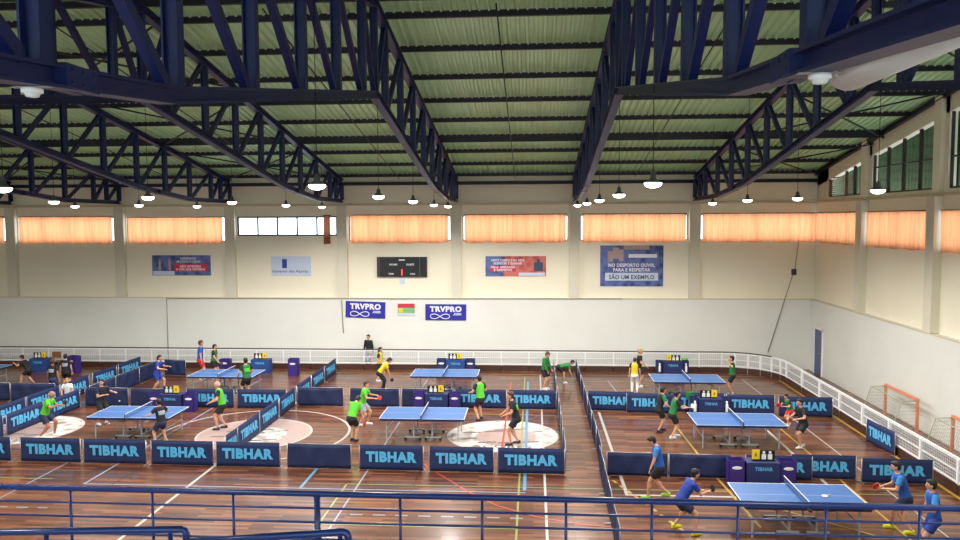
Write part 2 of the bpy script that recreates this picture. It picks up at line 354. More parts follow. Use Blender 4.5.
# roof: corrugated sheet, two pitches
def corrugated(ya, yb, off):
    m = MB(); pitch = .235; x = XL-.3; prof = []
    while x < XR+1.6:  # runs past the right wall: overhang added to block sky light
        prof += [(x, 0), (x+.06, 0), (x+.095, .065), (x+.2, .065)]; x += pitch
    vs = []; n = len(prof)
    for yy in (ya, yb):
        for px_, dz in prof: vs.append((px_, yy*S, UZ(ztop(yy)+off)+dz))
    m.add(vs, [(i, i+1, n+i+1, n+i) for i in range(n-1)])
    for i in range(0): pass
    o = m.build('ceiling', M['sheet']); md = o.modifiers.new('thick', 'SOLIDIFY'); md.thickness = .006; md.offset = 1
    return struct(o)
corrugated(17.4001, 36.3, .36); corrugated(YF/S-.5, 17.3999, .36)

# purlins
PY = [35.85-2.15*k for k in range(9)]
PY[8] = 18.72; ridge = [17.75, 17.05]
for i, y in enumerate(PY+ridge):
    h = .3 if i == 3 else .16
    lbl = 'dark steel purlin under the green roof, %s one counted from the back wall' % (ORD[i]) if i < 9 else ('dark steel ridge purlin on the %s side of the roof ridge' % ('far' if i == 9 else 'near'))
    z = UZ(ztop(y)+.36)-h/2-.008
    o = MB().ibeam((XL+.02, y*S, z), (XR-.0, y*S, z), .1, h, .02).build('roof_purlin', M['beam'], None)
    tag(o, lbl, 'roof beam', 'purlins under the roof sheet')
    if i < 9:
        m = MB(); x = XL+.2
        while x < XR:
            for k in (-1, 1): m.box(x, x+.045, y*S+k*.065-.015, y*S+k*.065+.015, z+h/2-.03, z+h/2+.005)
            x += .235
        c = m.build('gap_light_dot', M['gaplight'], o); c['kind'] = 'stuff'  # white boxes stand in for light showing between sheet and purlin
# sag rods mid-bay and wind bracing
br = [(-28.2,'rod'),(-22.7,'r'),(-17.2,'r'),(-11.8,'r'),(-6.3,'r'),(-.85,'r'),(4.65,'r'),(10.1,'r')]
for i, (x, _) in enumerate(br):
    m = MB(); m.tube([US(x, 17.8, ztop(17.8)+.1), US(x, 35.8, ztop(35.8)+.1)], .018, 6)
    tag(m.build('sag_rod', M['beam']), 'thin steel rod running up the roof slope, %s bay from the right wall' % ORD[7-i], 'roof rod', 'rods between the purlins')
k = 0
for (xa, xb) in ((7.42, 12.8), (-9.07, -14.48), (-20.02, -25.48)):
    for (ya, yb) in ((35.3, 30.0), (29.2, 23.6), (22.7, 18.2)):
        m = MB()
        m.tube([US(xa, ya, ztop(ya)-.02), US(xb, yb, ztop(yb)-.02)], .03, 6); m.tube([US(xa, yb, ztop(yb)-.02), US(xb, ya, ztop(ya)-.02)], .03, 6)
        side = {7.42: 'rightmost bay', -9.07: 'bay above the clear window', -20.02: 'far left bay'}[xa]
        pos = {35.3: 'by the back wall', 29.2: 'midway up', 22.7: 'by the ridge'}[ya]
        tag(m.build('wind_brace', M['beam']), 'crossed wind brace under the roof, %s, %s' % (side, pos), 'roof brace', 'wind braces under the roof'); k += 1

# trusses
def zbot(y):
    yy = y if y > 17.4 else 34.8-y
    if yy >= 31.5: return 7.98
    if yy >= 27.4: return 7.98+(31.5-yy)*.083
    return 8.32+(27.4-yy)*.16
nodes_far = [35.85, 34.75]+[35.85-2.15*k for k in range(1, 9)]
def make_truss(x):
    root = empty('roof_truss', US(x, 17.4, ztop(17.4)))
    base = root.location.copy()
    P = lambda y, z, dx=0: US(x, y, z)+Vector((dx, 0, 0))-base
    def chord(fn, ys, name, w, h):
        m = MB()
        pts = [P(y, fn(y)) for y in ys]
        for a, b in zip(pts[:-1], pts[1:]): m.ibeam(a, b, w, h, .028)
        m.build(name, M['steel'], root)
    ysT = [35.85, 17.4, -1.05]
    chord(ztop, ysT, 'top_chord', .2, .2)
    ysB = [35.85, 31.5, 27.4, 17.4, 7.4, 3.3, -1.05]
    chord(zbot, ysB, 'bottom_chord', .2, .18)
    # bolted splice plates with their bolts
    for y in (29.0, 5.8):
        m = MB(); c = P(y, zbot(y))
        for sx in (-1, 1):
            m.box(c.x+sx*.012, c.x+sx*.115, c.y-.22, c.y+.22, c.z-.09, c.z+.09)
            for by in (-.15, 0, .15):
                for bz in (-.05, .05): m.box(c.x+sx*.115, c.x+sx*.13, c.y+by-.015, c.y+by+.015, c.z+bz-.015, c.z+bz+.015)
        m.build('splice_plate', M['steel'], root)
    allY = nodes_far[:]+[17.4]+[34.8-y for y in reversed(nodes_far)]
    for i, y in enumerate(allY):
        a = P(y, zbot(y)+.08); b = P(y, ztop(y)-.08)
        m = MB(); w = .15
        m.beam(a, b, w, .02, 0, (0, 1, 0)); 
        for k in (-1, 1): m.beam(a+Vector((k*w/2, 0, 0)), b+Vector((k*w/2, 0, 0)), .02, w, 0, (0, 1, 0))
        m.build('web_post', M['steel'], root)
    n = len(nodes_far)
    seq = nodes_far+[17.4]
    for k in range(len(seq)-1):
        for mir in (0, 1):
            y1, y2 = seq[k], seq[k+1]
            if mir: y1, y2 = 34.8-y1, 34.8-y2
            a = P(y1+(y2-y1)*.08, ztop(y1+(y2-y1)*.08)-.1); b = P(y2-(y2-y1)*.1, zbot(y2-(y2-y1)*.1)+.1)
            MB().beam(a, b, .12, .11, 0, (1, 0, 0)).build('web_diagonal', M['steel'], root)
    return root
tn = ['leftmost navy steel roof truss, above the far left curtain', 'navy steel roof truss ending on the pilaster left of the first wide curtain pair', 'navy steel roof truss ending beside the clear window, on its left',
      'navy steel roof truss ending beside the clear window, on its right', 'navy steel roof truss left of the open middle bay', 'navy steel roof truss right of the open middle bay', 'rightmost navy steel roof truss, nearest the right wall']
for x, lb in zip(PX, tn): tag(make_truss(x), lb, 'roof truss', 'roof trusses')
# eaves beam
tag(MB().ibeam((XL, YB-.1, UZ(8.78)), (XR, YB-.1, UZ(8.78)), .14, .16).build('eaves_beam', M['beam']), 'long dark steel beam along the top of the back wall', 'beam')
m = MB()
for a, b in ((YF, 17.4*S), (17.4*S, YB)):
    m.ibeam((XR-.1, a, UZ(ztop(a/S))+.2), (XR-.1, b, UZ(ztop(b/S))+.2), .12, .16)
tag(m.build('gable_beam', M['beam']), 'dark steel beam following the roof slope above the right wall', 'beam')

# windows and curtains
def curtain(x0, x1, z0, z1, y, axis, m, label, amp=.035, sag=0, grp='orange curtains'):
    n = int((x1-x0)/.045); mb = MB(); vs = []; rows = 5
    ph = random.random()*6
    for j in range(rows):
        t = j/(rows-1)
        for i in range(n+1):
            x = x0+(x1-x0)*i/n; w = amp*(.35+.65*(1-t))*(math.sin(x*2*math.pi/.31+ph)+.5*math.sin(x*2*math.pi/.83+ph*2))
            z = z0+(z1-z0)*t - sag*math.sin(math.pi*i/n)*(1-t)-.02*math.sin(x*5+ph)*(1-t)
            vs.append((x, y+w, z) if axis == 'x' else (y+w, x, z))
    fs = [(j*(n+1)+i, j*(n+1)+i+1, (j+1)*(n+1)+i+1, (j+1)*(n+1)+i) for j in range(rows-1) for i in range(n)]
    mb.add(vs, fs, 0, True)
    root = empty('curtain', ((x0+x1)/2, y, z1) if axis == 'x' else (y, (x0+x1)/2, z1), 0, label, 'curtain', grp)
    o = mb.build('curtain_cloth', m, root); o.location = -root.location
    r = MB()
    a, b = ((x0-.04, y, z1+.02), (x1+.04, y, z1+.02)) if axis == 'x' else ((y, x0-.04, z1+.02), (y, x1+.04, z1+.02))
    r.tube([a, b], .018, 8)
    h = MB()
    hn = MB().beam(Vector(a)-Vector((0,0,z1-z0+.02+.0)), Vector(b)-Vector((0,0,z1-z0+.02)), .02, .05)
    o = r.build('curtain_rod', M['darkframe'], root); o.location = -root.location
    return root
wi = 1
def window(x0, x1, z0, z1, y, axis, npan, fm='darkframe'):
    global wi
    r = bpy.data.objects.new('window_%d' % wi, None); C.objects.link(r); wi += 1; struct(r)
    m = MB(); t = .075 if npan == 5 else .045
    def bx(a0, a1, b0, b1, y0=y, y1=y+.06):
        if axis == 'x': m.box(a0, a1, y0, y1, b0, b1)
        else: m.box(y0, y1, a0, a1, b0, b1)
    bx(x0, x1, z0, z0+t); bx(x0, x1, z1-t, z1)
    for k in range(npan+1):
        x = x0+(x1-x0-t)*k/npan; bx(x, x+t, z0+t, z1-t)
    m.build('window_frame', M[fm], r)
    for k in range(npan):
        xa = x0+(x1-x0-t)*k/npan+t; xb = x0+(x1-x0-t)*(k+1)/npan; g = MB()
        if axis == 'x': g.add([(xa,y+.03,z0+t),(xb,y+.03,z0+t),(xb,y+.03,z1-t),(xa,y+.03,z1-t)], [(0,1,2,3)])
        else: g.add([(y+.03,xa,z0+t),(y+.03,xb,z0+t),(y+.03,xb,z1-t),(y+.03,xa,z1-t)], [(0,1,2,3)])
        g.build('pane', M['glass'], r)
    return r
clab = ['orange curtain cut by the left edge of the photo', 'orange curtain in the leftmost full window bay', 'orange curtain above the blue seats poster, gapping at its top', None,
        'orange curtain above the black electronic scoreboard', 'orange curtain above the red seats poster', 'orange curtain above the big square blue poster', 'orange curtain in the back wall bay at the right corner']
clab = ['orange curtain furthest left on the back wall']+clab[:3][0:1]+clab[1:3]+[None]+clab[4:]
clab = ['orange curtain outside the left edge', 'orange curtain cut by the left edge of the photo', 'orange curtain in the leftmost full window bay', 'orange curtain above the small blue seats poster, gapping at its top', None,
        'orange curtain above the black electronic scoreboard', 'orange curtain above the red seats poster', 'orange curtain above the big square blue poster', 'orange curtain in the back wall bay at the right corner']
# nine edges -> eight bays: bay 0 lies left of the first pilaster
for i, (x0, x1) in enumerate(wins):
    window(x0, x1, WCL if i == 3 else WZ0, WZ1, YB+.08, 'x', 5 if i == 3 else 4)
    lb = {0: clab[1], 1: clab[2], 2: clab[3], 4: clab[5], 5: clab[6], 6: clab[7], 7: clab[8]}.get(i)
    if i == 3: continue
    g = .11 if i != 7 else .06
    top = WZ1+.03 if i != 2 else WZ1-.03
    curtain(x0+g, x1-g, CZ0-.02, top, YB-.1, 'x', M['colorange'], lb, sag=.05 if i == 2 else .015)
curtain(wins[3][1]-.62, wins[3][1]-.3, CZ0-.08, WZ1+.02, YB-.1, 'x', M['colbrown'], 'brown curtain bunched narrow at the right of the clear window', amp=.05, grp='other curtains')
rl = ['orange curtain on the right wall nearest the corner', 'orange curtain on the right wall between its two pilasters', 'orange curtain on the right wall cut by the photo edge']
for i, (y0, y1) in enumerate(rwins):
    window(y0, y1, WZ0, WZ1, XR+.08, 'y', 4)
    if i < 3: curtain(y0+.06, y1-.07, CZ0-.02, WZ1+.03, XR-.1, 'y', M['colorange'], rl[i], sag=.02)
    elif i < 6: curtain(y0+.06, y1-.07, CZ0-.02, WZ1+.03, XR-.1, 'y', M['colorange'], 'orange curtain on the right wall beyond the photo edge, %s from the balcony' % ORD[6-i], sag=.02)
# upper gable windows: frame, cladding panel outside
for i, (y0, y1) in enumerate(ups[:4]):
    r = bpy.data.objects.new('window_%d' % wi, None); C.objects.link(r); wi += 1; struct(r)
    m = MB()
    ya, yb = y0*S, y1*S; zb = UZ(7.98)
    m.box(XR+.06, XR+.14, ya, yb, zb, zb+.06); m.box(XR+.06, XR+.14, ya, yb, UZ(8.95), UZ(9.0)) if i else None
    for k in range(5):
        y = ya+(yb-ya-.06)*k/4 if k < 4 else yb-.06
        if k < 4 and i == 0 and k > 2: continue
        top = UZ(ztop(y/S))-.38
        m.box(XR+.06, XR+.14, y, y+.06 if k in (0, 4) else y+.12, zb, max(zb+.1, top))
    m.build('window_frame', M['darkframe'], r)
    g = MB()
    t0 = UZ(ztop(y0))-.36; t1 = UZ(ztop(y1))-.36
    g.add([(XR+.12, ya, zb), (XR+.12, yb, zb), (XR+.12, yb, t1), (XR+.12, ya, t0)], [(0,1,2,3)]); g.build('pane', M['glass'], r)
    c = MB(); y = ya-1; prof = []
    while y < yb+3: prof += [(y, 0), (y+.08, 0), (y+.11, .04), (y+.2, .04)]; y += .25
    n = len(prof); vs = [(XR+1.1+d, yy, zb-.5) for yy, d in prof]+[(XR+1.1+d, yy, UZ(ztop(yy/S))+1.3) for yy, d in prof]
    c.add(vs, [(j, j+1, n+j+1, n+j) for j in range(n-1)]); o = c.build('outer_cladding', M['louv'], r)
    if i == 0:
        l_ = MB()
        for k in range(9):
            z = zb+.08+k*.09
            if z > t1+.1: break
            l_.box(XR+.03, XR+.06, ya+.9, min(yb, (36-(z+.42-UZ(8.87))/.17)*S) if z > 0 else yb, z, z+.05)
        l_.build('louvre', M['brown'], r)

# door on the right wall
d = MB().box(XLOW-.03, XLOW-.001, 34.75, 35.6, 0, 2.05).build('door_1', M['doorblue']); struct(d)
o = MB().box(XLOW-.05, XLOW-.002, 34.68, 34.75, 0, 2.12).box(XLOW-.05, XLOW-.002, 35.6, 35.67, 0, 2.12).box(XLOW-.05, XLOW-.002, 34.68, 35.67, 2.05, 2.12).build('door_frame', M['white'], d)
MB().tube([(XLOW-.03, 34.85, 1.02), (XLOW-.08, 34.85, 1.02), (XLOW-.08, 34.98, 1.02)], .012, 6).build('door_handle', M['alu'], d)

# conduits and the hanging rope on the walls
tag(MB().tube([(-18.05, YLOW-.03, .1), (-18.05, YLOW-.03, 3.26), (4.2, YLOW-.03, 3.3)], .022, 6).build('conduit', M['conduit']), 'thin grey conduit running along the back wall and down at its left', 'conduit')
tag(MB().tube([yp(341.5, 300, YLOW-.06), yp(342.5, 318, YLOW-.03), yp(343.5, 333, YLOW-.03)], .02, 6).build('cable', M['conduit']), 'short hanging cable left of the first royal blue banner', 'cable')
m = MB(); m.tube([yp(799, 240, YB-.12), yp(795, 268, YB-.15), yp(783, 305, YLOW-.06), yp(768, 352, YLOW-.06)], .022, 6)
r_ = empty('rope', yp(799, 240, YB-.12), 0, 'long slanting rope on the back wall near the right corner', 'rope')
o = m.build('rope_line', M['conduit'], r_); o.location = -r_.location
o = MB().box(-.1, .1, -.05, .05, -.28, .0).build('pulley', M['darkframe'], r_); o.location = yp(794, 269, YB-.2)-r_.location

# ---------------------------------------------------------------- posters, banners, scoreboard
def frame2(p0, p1, Y): return yp(p0[0], p0[1], Y), yp(p1[0], p1[1], Y)
def panel(name, u0, v0, u1, v1, Y, m, label, cat, tilt=0, grp=None):
    a, b = frame2((u0, v0), (u1, v1), Y); cx = (a.x+b.x)/2; cz = (a.z+b.z)/2; w = b.x-a.x; h = a.z-b.z
    r = empty(name, (cx, Y, cz), 0, label, cat, grp); r.rotation_euler = (0, R(tilt), 0)
    MB().box(-w/2, w/2, -.012, .012, -h/2, h/2).build('sheet', m, r)
    return r, w, h
def bar(r, x0, x1, z0, z1, m, name='printed_band', d=.016):
    return MB().box(x0, x1, -d, -.0125, z0, z1).build(name, m, r)
YP = YB-.02
r, w, h = panel('poster', 152, 255.3, 211, 275.5, YP, M['postblue'], 'wide poster of blue seats with a red text band, left on the back wall', 'poster')
bar(r, -.12*w, .44*w, -.3*h, .06*h, M['postredflat']); bar(r, -w/2+.05, -.12*w, -.48*h, -.28*h, M['postwhite'])
letters('DESRESPEITAR\nUM ATLETA E O JOGO', .42*w, .3*h, (.12*w, -.0175, .25*h), UPR, M['txtwhite'], r, thick=.3)
letters('NÃO INTERESSA\nA COR QUE VESTIMOS', .5*w, .3*h, (.155*w, -.0185, -.12*h), UPR, M['txtwhite'], r, thick=.3)
m = MB()
for px_, sz in ((-.37, .55), (-.18, .7)):                 # generic printed figures
    m.lathe([(.001, 0), (.12*h, .0), (.13*h, .012*1), (.001, .012)], (0, 0, 0), 12)
fg = MB(); 
for px_, sz in ((-.37, .3), (-.2, .38)):
    fg.box(px_*w-.06, px_*w+.06, -.017, -.0125, -.25*h, sz*h-.12); fg.box(px_*w-.035, px_*w+.035, -.017, -.0125, sz*h-.12, sz*h)
fg.build('printed_figure', M['discpink'], r)
r, w, h = panel('poster', 271, 256.3, 311, 276, YP, M['postwhite'], 'pale blue government poster with a small blue crest', 'poster')
bar(r, -.22*w, -.1*w, -.1*h, .36*h, M['crestblue'], 'crest'); letters('Governo dos Açores', .9*w, .17*h, (-.02*w, -.0175, -.27*h), UPR, M['txtdark'], r, thick=.3, bold=.01)
r, w, h = panel('poster', 485.5, 256.2, 546, 276.2, YP, M['postred'], 'wide poster of red and blue seats with a crouching figure', 'poster')
bar(r, -w/2, -.2*w, -.5*h, .5*h, M['postblue'], 'blue_seats', .0145); bar(r, -.42*w, 0, -.27*h, .02*h, M['postredflat'])
letters('NESTE CAMPO E NA VIDA\nRESPEITAR É GANHAR', .55*w, .28*h, (-.13*w, -.0175, .22*h), UPR, M['txtwhite'], r, thick=.3)
letters('PELA AMIZADE\nE RESPEITO', .4*w, .25*h, (-.21*w, -.0185, -.12*h), UPR, M['txtwhite'], r, thick=.3)
bar(r, .05*w, .48*w, -.48*h, -.32*h, M['postwhite'])
MB().box(.3*w, .45*w, -.017, -.0125, -.25*h, .2*h).box(.35*w, .4*w, -.017, -.0125, .2*h, .35*h).build('printed_figure', M['txtdark'], r)
r, w, h = panel('poster', 600.3, 245.5, 663, 286.3, YP, M['postblue'], 'big square poster of blue seats reading SÃO UM EXEMPLO', 'poster')
bar(r, -.42*w, .42*w, -.36*h, -.17*h, M['postwhite']); letters('SÃO UM EXEMPLO', .72*w, .13*h, (0, -.0185, -.265*h), UPR, M['txtdark'], r, thick=.3)
letters('NO DESPORTO OUVIR,\nPARA E RESPEITAR', .74*w, .2*h, (0, -.0175, -.04*h), UPR, M['txtwhite'], r, thick=.3)
bar(r, -.05*w, .4*w, .2*h, .29*h, M['txtwhite']); bar(r, -.12*w, .28*w, .4*h, .5*h, M['discpink'], 'pale_sky', .0145)
MB().box(-.38*w, -.3*w, -.017, -.0125, .1*h, .36*h).box(-.3*w, -.2*w, -.017, -.0125, .18*h, .45*h).box(-.2*w, -.13*w, -.017, -.0125, .12*h, .4*h).build('printed_figure', M['discpink'], r)
def trv(u0, v0, u1, v1, tilt, label):
    r, w, h = panel('banner', u0, v0, u1, v1, YLOW-.03, M['banner'], label, 'banner', tilt, 'royal blue banners')
    letters('TRVPRO', .78*w, .36*h, (.0, -.0175, .2*h), UPR, M['txtwhite'], r, thick=.3, bold=.05)
    letters('.com', .2*w, .14*h, (.28*w, -.0175, -.12*h), UPR, M['txtwhite'], r, thick=.3)
    m = MB(); pts = []
    for i in range(25):
        t = 2*math.pi*i/24; pts.append((-.14*w+.24*w*math.cos(t)/(1+math.sin(t)**2), -.018, -.26*h+.42*h*math.sin(t)*math.cos(t)/(1+math.sin(t)**2)))
    m.tube(pts, .022, 6); m.build('loop_emblem', M['txtwhite'], r)
trv(345.5, 301.5, 385.3, 318, 1.8, 'royal blue banner at the left, tilted slightly clockwise'); trv(425.3, 304.2, 466.2, 320.3, .3, 'royal blue banner at the right, hung level')
r, w, h = panel('sign', 397.8, 303.6, 414.8, 315.6, YLOW-.02, M['sgreen'], 'small striped sign between the two royal blue banners', 'sign')
bar(r, -w/2, w/2, .15*h, h/2, M['postredflat']); bar(r, -w/2, w/2, -.5*h, -.3*h, M['postwhite']); bar(r, -.45*w, -.2*w, -.25*h, .1*h, M['yellow'])
# electronic scoreboard
a, b = frame2((377, 257), (427, 276.8), YB-.1)
r = empty('scoreboard', ((a.x+b.x)/2, YB-.07, (a.z+b.z)/2), 0, 'black electronic scoreboard high on the back wall with a red digit lit', 'scoreboard'); w = b.x-a.x; h = a.z-b.z
MB().box(-w/2, w/2, -.06, .069, -h/2, h/2).build('housing', M['black'], r)
MB().box(-w/2+.09, -w/2+.12, -.07, -.06, -h/2+.02, h/2-.02).box(w/2-.36, w/2-.33, -.07, -.06, -h/2+.02, h/2-.02).build('side_strip', M['lampbody'], r)
letters('HOME', .16*w, .09*h, (-.17*w, -.066, .12*h), UPR, M['txtwhite'], r); letters('GUEST', .16*w, .09*h, (.17*w, -.066, .12*h), UPR, M['txtwhite'], r)
letters('TEAM', .1*w, .08*h, (-.22*w, -.066, -.35*h), UPR, M['txtwhite'], r); letters('FOUL', .1*w, .08*h, (.22*w, -.066, -.35*h), UPR, M['txtwhite'], r)
MB().box(-.06*w, .06*w, -.068, -.06, .32*h, .38*h).build('time_bar', M['txtwhite'], r); MB().box(-.012*w, .012*w, -.068, -.06, -.42*h, -.12*h).build('red_digit', M['sbled'], r)
r, w, h = panel('notice', 400, 278, 405, 284, YB-.01, M['postwhite'], 'tiny pale blue notice under the black scoreboard', 'notice')

# ---------------------------------------------------------------- floor marks (children of the floor)
mark_z = [.0006]
def fline(pts, w, mname, name):
    mark_z[0] += .00012; z = mark_z[0]; m = MB(); vs = []; n = len(pts)
    for i, p in enumerate(pts):
        a = Vector(pts[max(i-1, 0)]); b = Vector(pts[min(i+1, n-1)]); d = (b-a).normalized(); s_ = Vector((-d.y, d.x))*w/2
        vs += [(p[0]+s_.x, p[1]+s_.y, z), (p[0]-s_.x, p[1]-s_.y, z)]
    m.add(vs, [(2*i, 2*i+1, 2*i+3, 2*i+2) for i in range(n-1)]); return m.build(name, M[mname], fl)
def arc(cx, cy, r, a0, a1, n=48): return [(cx+r*math.cos(R(a0+(a1-a0)*i/n)), cy+r*math.sin(R(a0+(a1-a0)*i/n))) for i in range(n+1)]
def dashed(p, q, w, mname, name, L=.3, G=.25):
    p = Vector(p); q = Vector(q); d = (q-p); l = d.length; d.normalize(); s_ = Vector((-d.y, d.x))*w/2; t = 0; m = MB(); mark_z[0] += .00012; z = mark_z[0]
    while t < l:
        a = p+d*t; b = p+d*min(t+L, l); m.add([(a.x+s_.x, a.y+s_.y, z), (a.x-s_.x, a.y-s_.y, z), (b.x-s_.x, b.y-s_.y, z), (b.x+s_.x, b.y+s_.y, z)], [(0,1,2,3)]); t += L+G
    return m.build(name, M[mname], fl)
def disc(cx, cy, r, mname, name, ring=True):
    mark_z[0] += .00012; z = mark_z[0]; m = MB(); n = 64
    m.add([(cx+r*math.cos(2*math.pi*i/n), cy+r*math.sin(2*math.pi*i/n), z) for i in range(n)], [tuple(range(n))]); o = m.build(name, M[mname], fl)
    if ring: fline(arc(cx, cy, r, 0, 360, 64), .07, 'lnw', 'white_ring')
    return o
disc(-17.3, 24.5, 1.8, 'disc', 'circle_emblem'); disc(-9.25, 24.45, 1.85, 'discpink', 'circle_emblem'); disc(-1.0, 24.7, 1.8, 'disc', 'circle_emblem')
for cx, cy in ((-17.3, 24.5), (-9.25, 24.45), (-1.0, 24.7)):
    disc(cx+.1, cy-.2, 1.0, 'disc' if cx == -9.25 else 'discpink', 'emblem_centre', False)
    for k in range(9):
        a = R(37*k+20); q = .45+.8*random.random(); L = .3+.5*random.random()
        fline([(cx+q*math.cos(a)-L/2, cy+q*math.sin(a)), (cx+q*math.cos(a)+L/2, cy+q*math.sin(a)+.1)], .13, 'disctan', 'emblem_shape')
for cx, cy in ((-17.3, 24.5), (-9.25, 24.45), (-1.0, 24.7)):
    o = letters('AÇORES', 1.9, .34, (cx, cy-1.3, .004), (0, 0, 0), M['disctan'], fl, 'emblem_lettering', thick=.05)
fline(arc(-9.25, 24.4, 3.12, 0, 360, 96), .08, 'lnw', 'white_court_circle')
fline([(-9.2, 33.9), (-9.2, 4)], .08, 'lnw', 'white_halfway_line')
fline([(-13.65, 34), (-13.65, 5)], .045, 'lnp', 'thin_white_line'); fline([(-4.68, 34), (-4.68, 5)], .045, 'lnp', 'thin_white_line'); fline([(-5.0, 19.8), (-5.0, 5)], .05, 'lng', 'thin_green_line')
fline([(-12.1, 33), (-12.1, 19.4)], .06, 'lnp', 'pale_blue_line'); fline([(-6.16, 22.6), (-6.16, 19.4)], .08, 'lnb', 'blue_line'); fline([(-.23, 33), (-.23, 19.6)], .09, 'lnb', 'blue_line')
fline([(-12.1, 19.42), (-.2, 19.42)], .05, 'lnp', 'pale_blue_line')
fline([(.31, 34.5), (.31, 5)], .06, 'lnw', 'thin_white_line'); fline([(-.38, 34), (-.38, 5)], .05, 'lng', 'thin_green_line')
fline([(-5.0, 19.82), (10.6, 19.82)], .045, 'lng', 'thin_green_line'); fline([(-20, 19.76), (-13.2, 19.76)], .045, 'lng', 'thin_green_line'); fline([(-5, 17.1), (-.35, 17.1)], .05, 'lng', 'thin_green_line')
dashed((-4.4, 17.72), (.0, 17.72), .06, 'lnp', 'white_dashes'); dashed((-15, 17.7), (-12, 17.7), .06, 'lnp', 'white_dashes')
fline([(-.96, 33), (-.97, 22.6)], .06, 'lnr', 'red_line')
fline([(-3.6, 22.3), (-2.86, 21.1), (-1.74, 19.48), (-.9, 18.5), (.05, 17.85), (1.08, 17.45), (2.6, 17.2), (4.76, 17.18)], .06, 'lnr', 'red_arc')
for x in (-3.2, -11.3, -18): fline([(x, 21.1), (x, 5)], .025, 'lnd', 'dark_seam')
fline([(-25, 34.55), (10.3, 34.55)], .06, 'lny', 'yellow_line'); fline([(10.72, 34), (10.72, 3)], .09, 'lny', 'yellow_line')
fline([(2.4, 27.9), (2.4, 19.42)], .09, 'lnw', 'white_line'); fline([(2.36, 19.42), (7.8, 19.42)], .09, 'lnw', 'white_line'); fline([(7.79, 27.6), (7.79, 19.4)], .09, 'lnw', 'white_line')
dashed((2.0, 20.9), (3.4, 17.2), .09, 'lny', 'yellow_dashes', .22, .2); dashed((2.6, 30.2), (6.5, 34.2), .09, 'lny', 'yellow_dashes', .3, .3)
fline([(4.85, 26.2), (5.0, 21), (5.2, 17.5)], .07, 'lny', 'yellow_line'); fline([(8.3, 26.2), (8.24, 4)], .06, 'lny', 'yellow_line'); fline([(5.6, 19.0), (7.6, 17.2)], .06, 'lny', 'yellow_line')
fline([(9.15, 34), (9.2, 5)], .04, 'lnw', 'thin_white_line'); fline([(3.25, 33.3), (3.6, 28.5)], .045, 'lnp', 'thin_white_line')
fline([(1, 31), (10.5, 31)], .04, 'lng', 'thin_green_line'); fline([(.95, 33.2), (10.3, 33.2)], .04, 'lny', 'thin_yellow_line')
fline([(-2.5, 27.3), (10.4, 27.3)], .035, 'lny', 'thin_yellow_line')

# ---------------------------------------------------------------- perimeter fence
XF = 10.82; YFn = 35.4; FZ0 = .3; FZ1 = .93; RAD = 2.2
def fence_path():
    pts = []; x = -27.5
    while x < XF-RAD: pts.append(Vector((x, YFn, 0))); x += 1.3
    for i in range(0, 7):
        a = R(90-15*i); pts.append(Vector((XF-RAD+RAD*math.cos(a), YFn-RAD+RAD*math.sin(a), 0)))
    y = YFn-RAD-1.9
    while y > 2: pts.append(Vector((XF, y, 0))); y -= 1.9
    return pts
fp = fence_path()
fr = empty('perimeter_fence', (0, YFn, 0), 0, 'long white mesh fence with dark handrail around the court, curving at the right corner', 'fence')
off = -fr.location
def fch(m, name, mm): o = m.build(name, mm, fr); o.location = off; return o
cut = [p for p in fp if p.x < XF-.15]
m = MB(); m.tube([p+Vector((0,0,FZ1+.03)) for p in cut], .028, 8); fch(m, 'handrail', M['handrail'])
m = MB(); m.tube([p+Vector((0,0,FZ1+.02)) for p in fp[len(cut)-1:]], .028, 8); fch(m, 'white_top_rail', M['whitemetal'])
m = MB()
for a, b in zip(fp[:-1], fp[1:]): m.beam(a+Vector((0,0,FZ0/2-.02)), b+Vector((0,0,FZ0/2-.02)), .03, FZ0-.04)
fch(m, 'kick_board', M['kick'])
for z, t in ((FZ0+.02, .05), (FZ0+.31, .025), (FZ1-.03, .04)):
    m = MB()
    for a, b in zip(fp[:-1], fp[1:]): m.beam(a+Vector((0,0,z)), b+Vector((0,0,z)), .03, t)
    fch(m, 'fence_rail', M['whitemetal'])
for p in fp[1:]:
    s_ = .045 if p.x > 9 else .02; fch(MB().box(p.x-s_, p.x+s_, p.y-s_, p.y+s_, FZ0-.0, FZ1).box(p.x-.015, p.x+.015, p.y-.015, p.y+.015, 0, FZ0), 'fence_post', M['whitemetal'])
m = MB()
for a, b in zip(fp[:-1], fp[1:]):
    L = (b-a).length; n = int(L/.09)
    for k in range(1, n):
        p = a.lerp(b, k/n); m.beam(p+Vector((0,0,FZ0+.04)), p+Vector((0,0,FZ1-.05)), .014, .014, 0, (1,0,0))
    for j in range(1, 7): z = FZ0+.04+j*.08; m.beam(a+Vector((0,0,z)), b+Vector((0,0,z)), .012, .014)
o = fch(m, 'wire_mesh', M['meshgrey'])

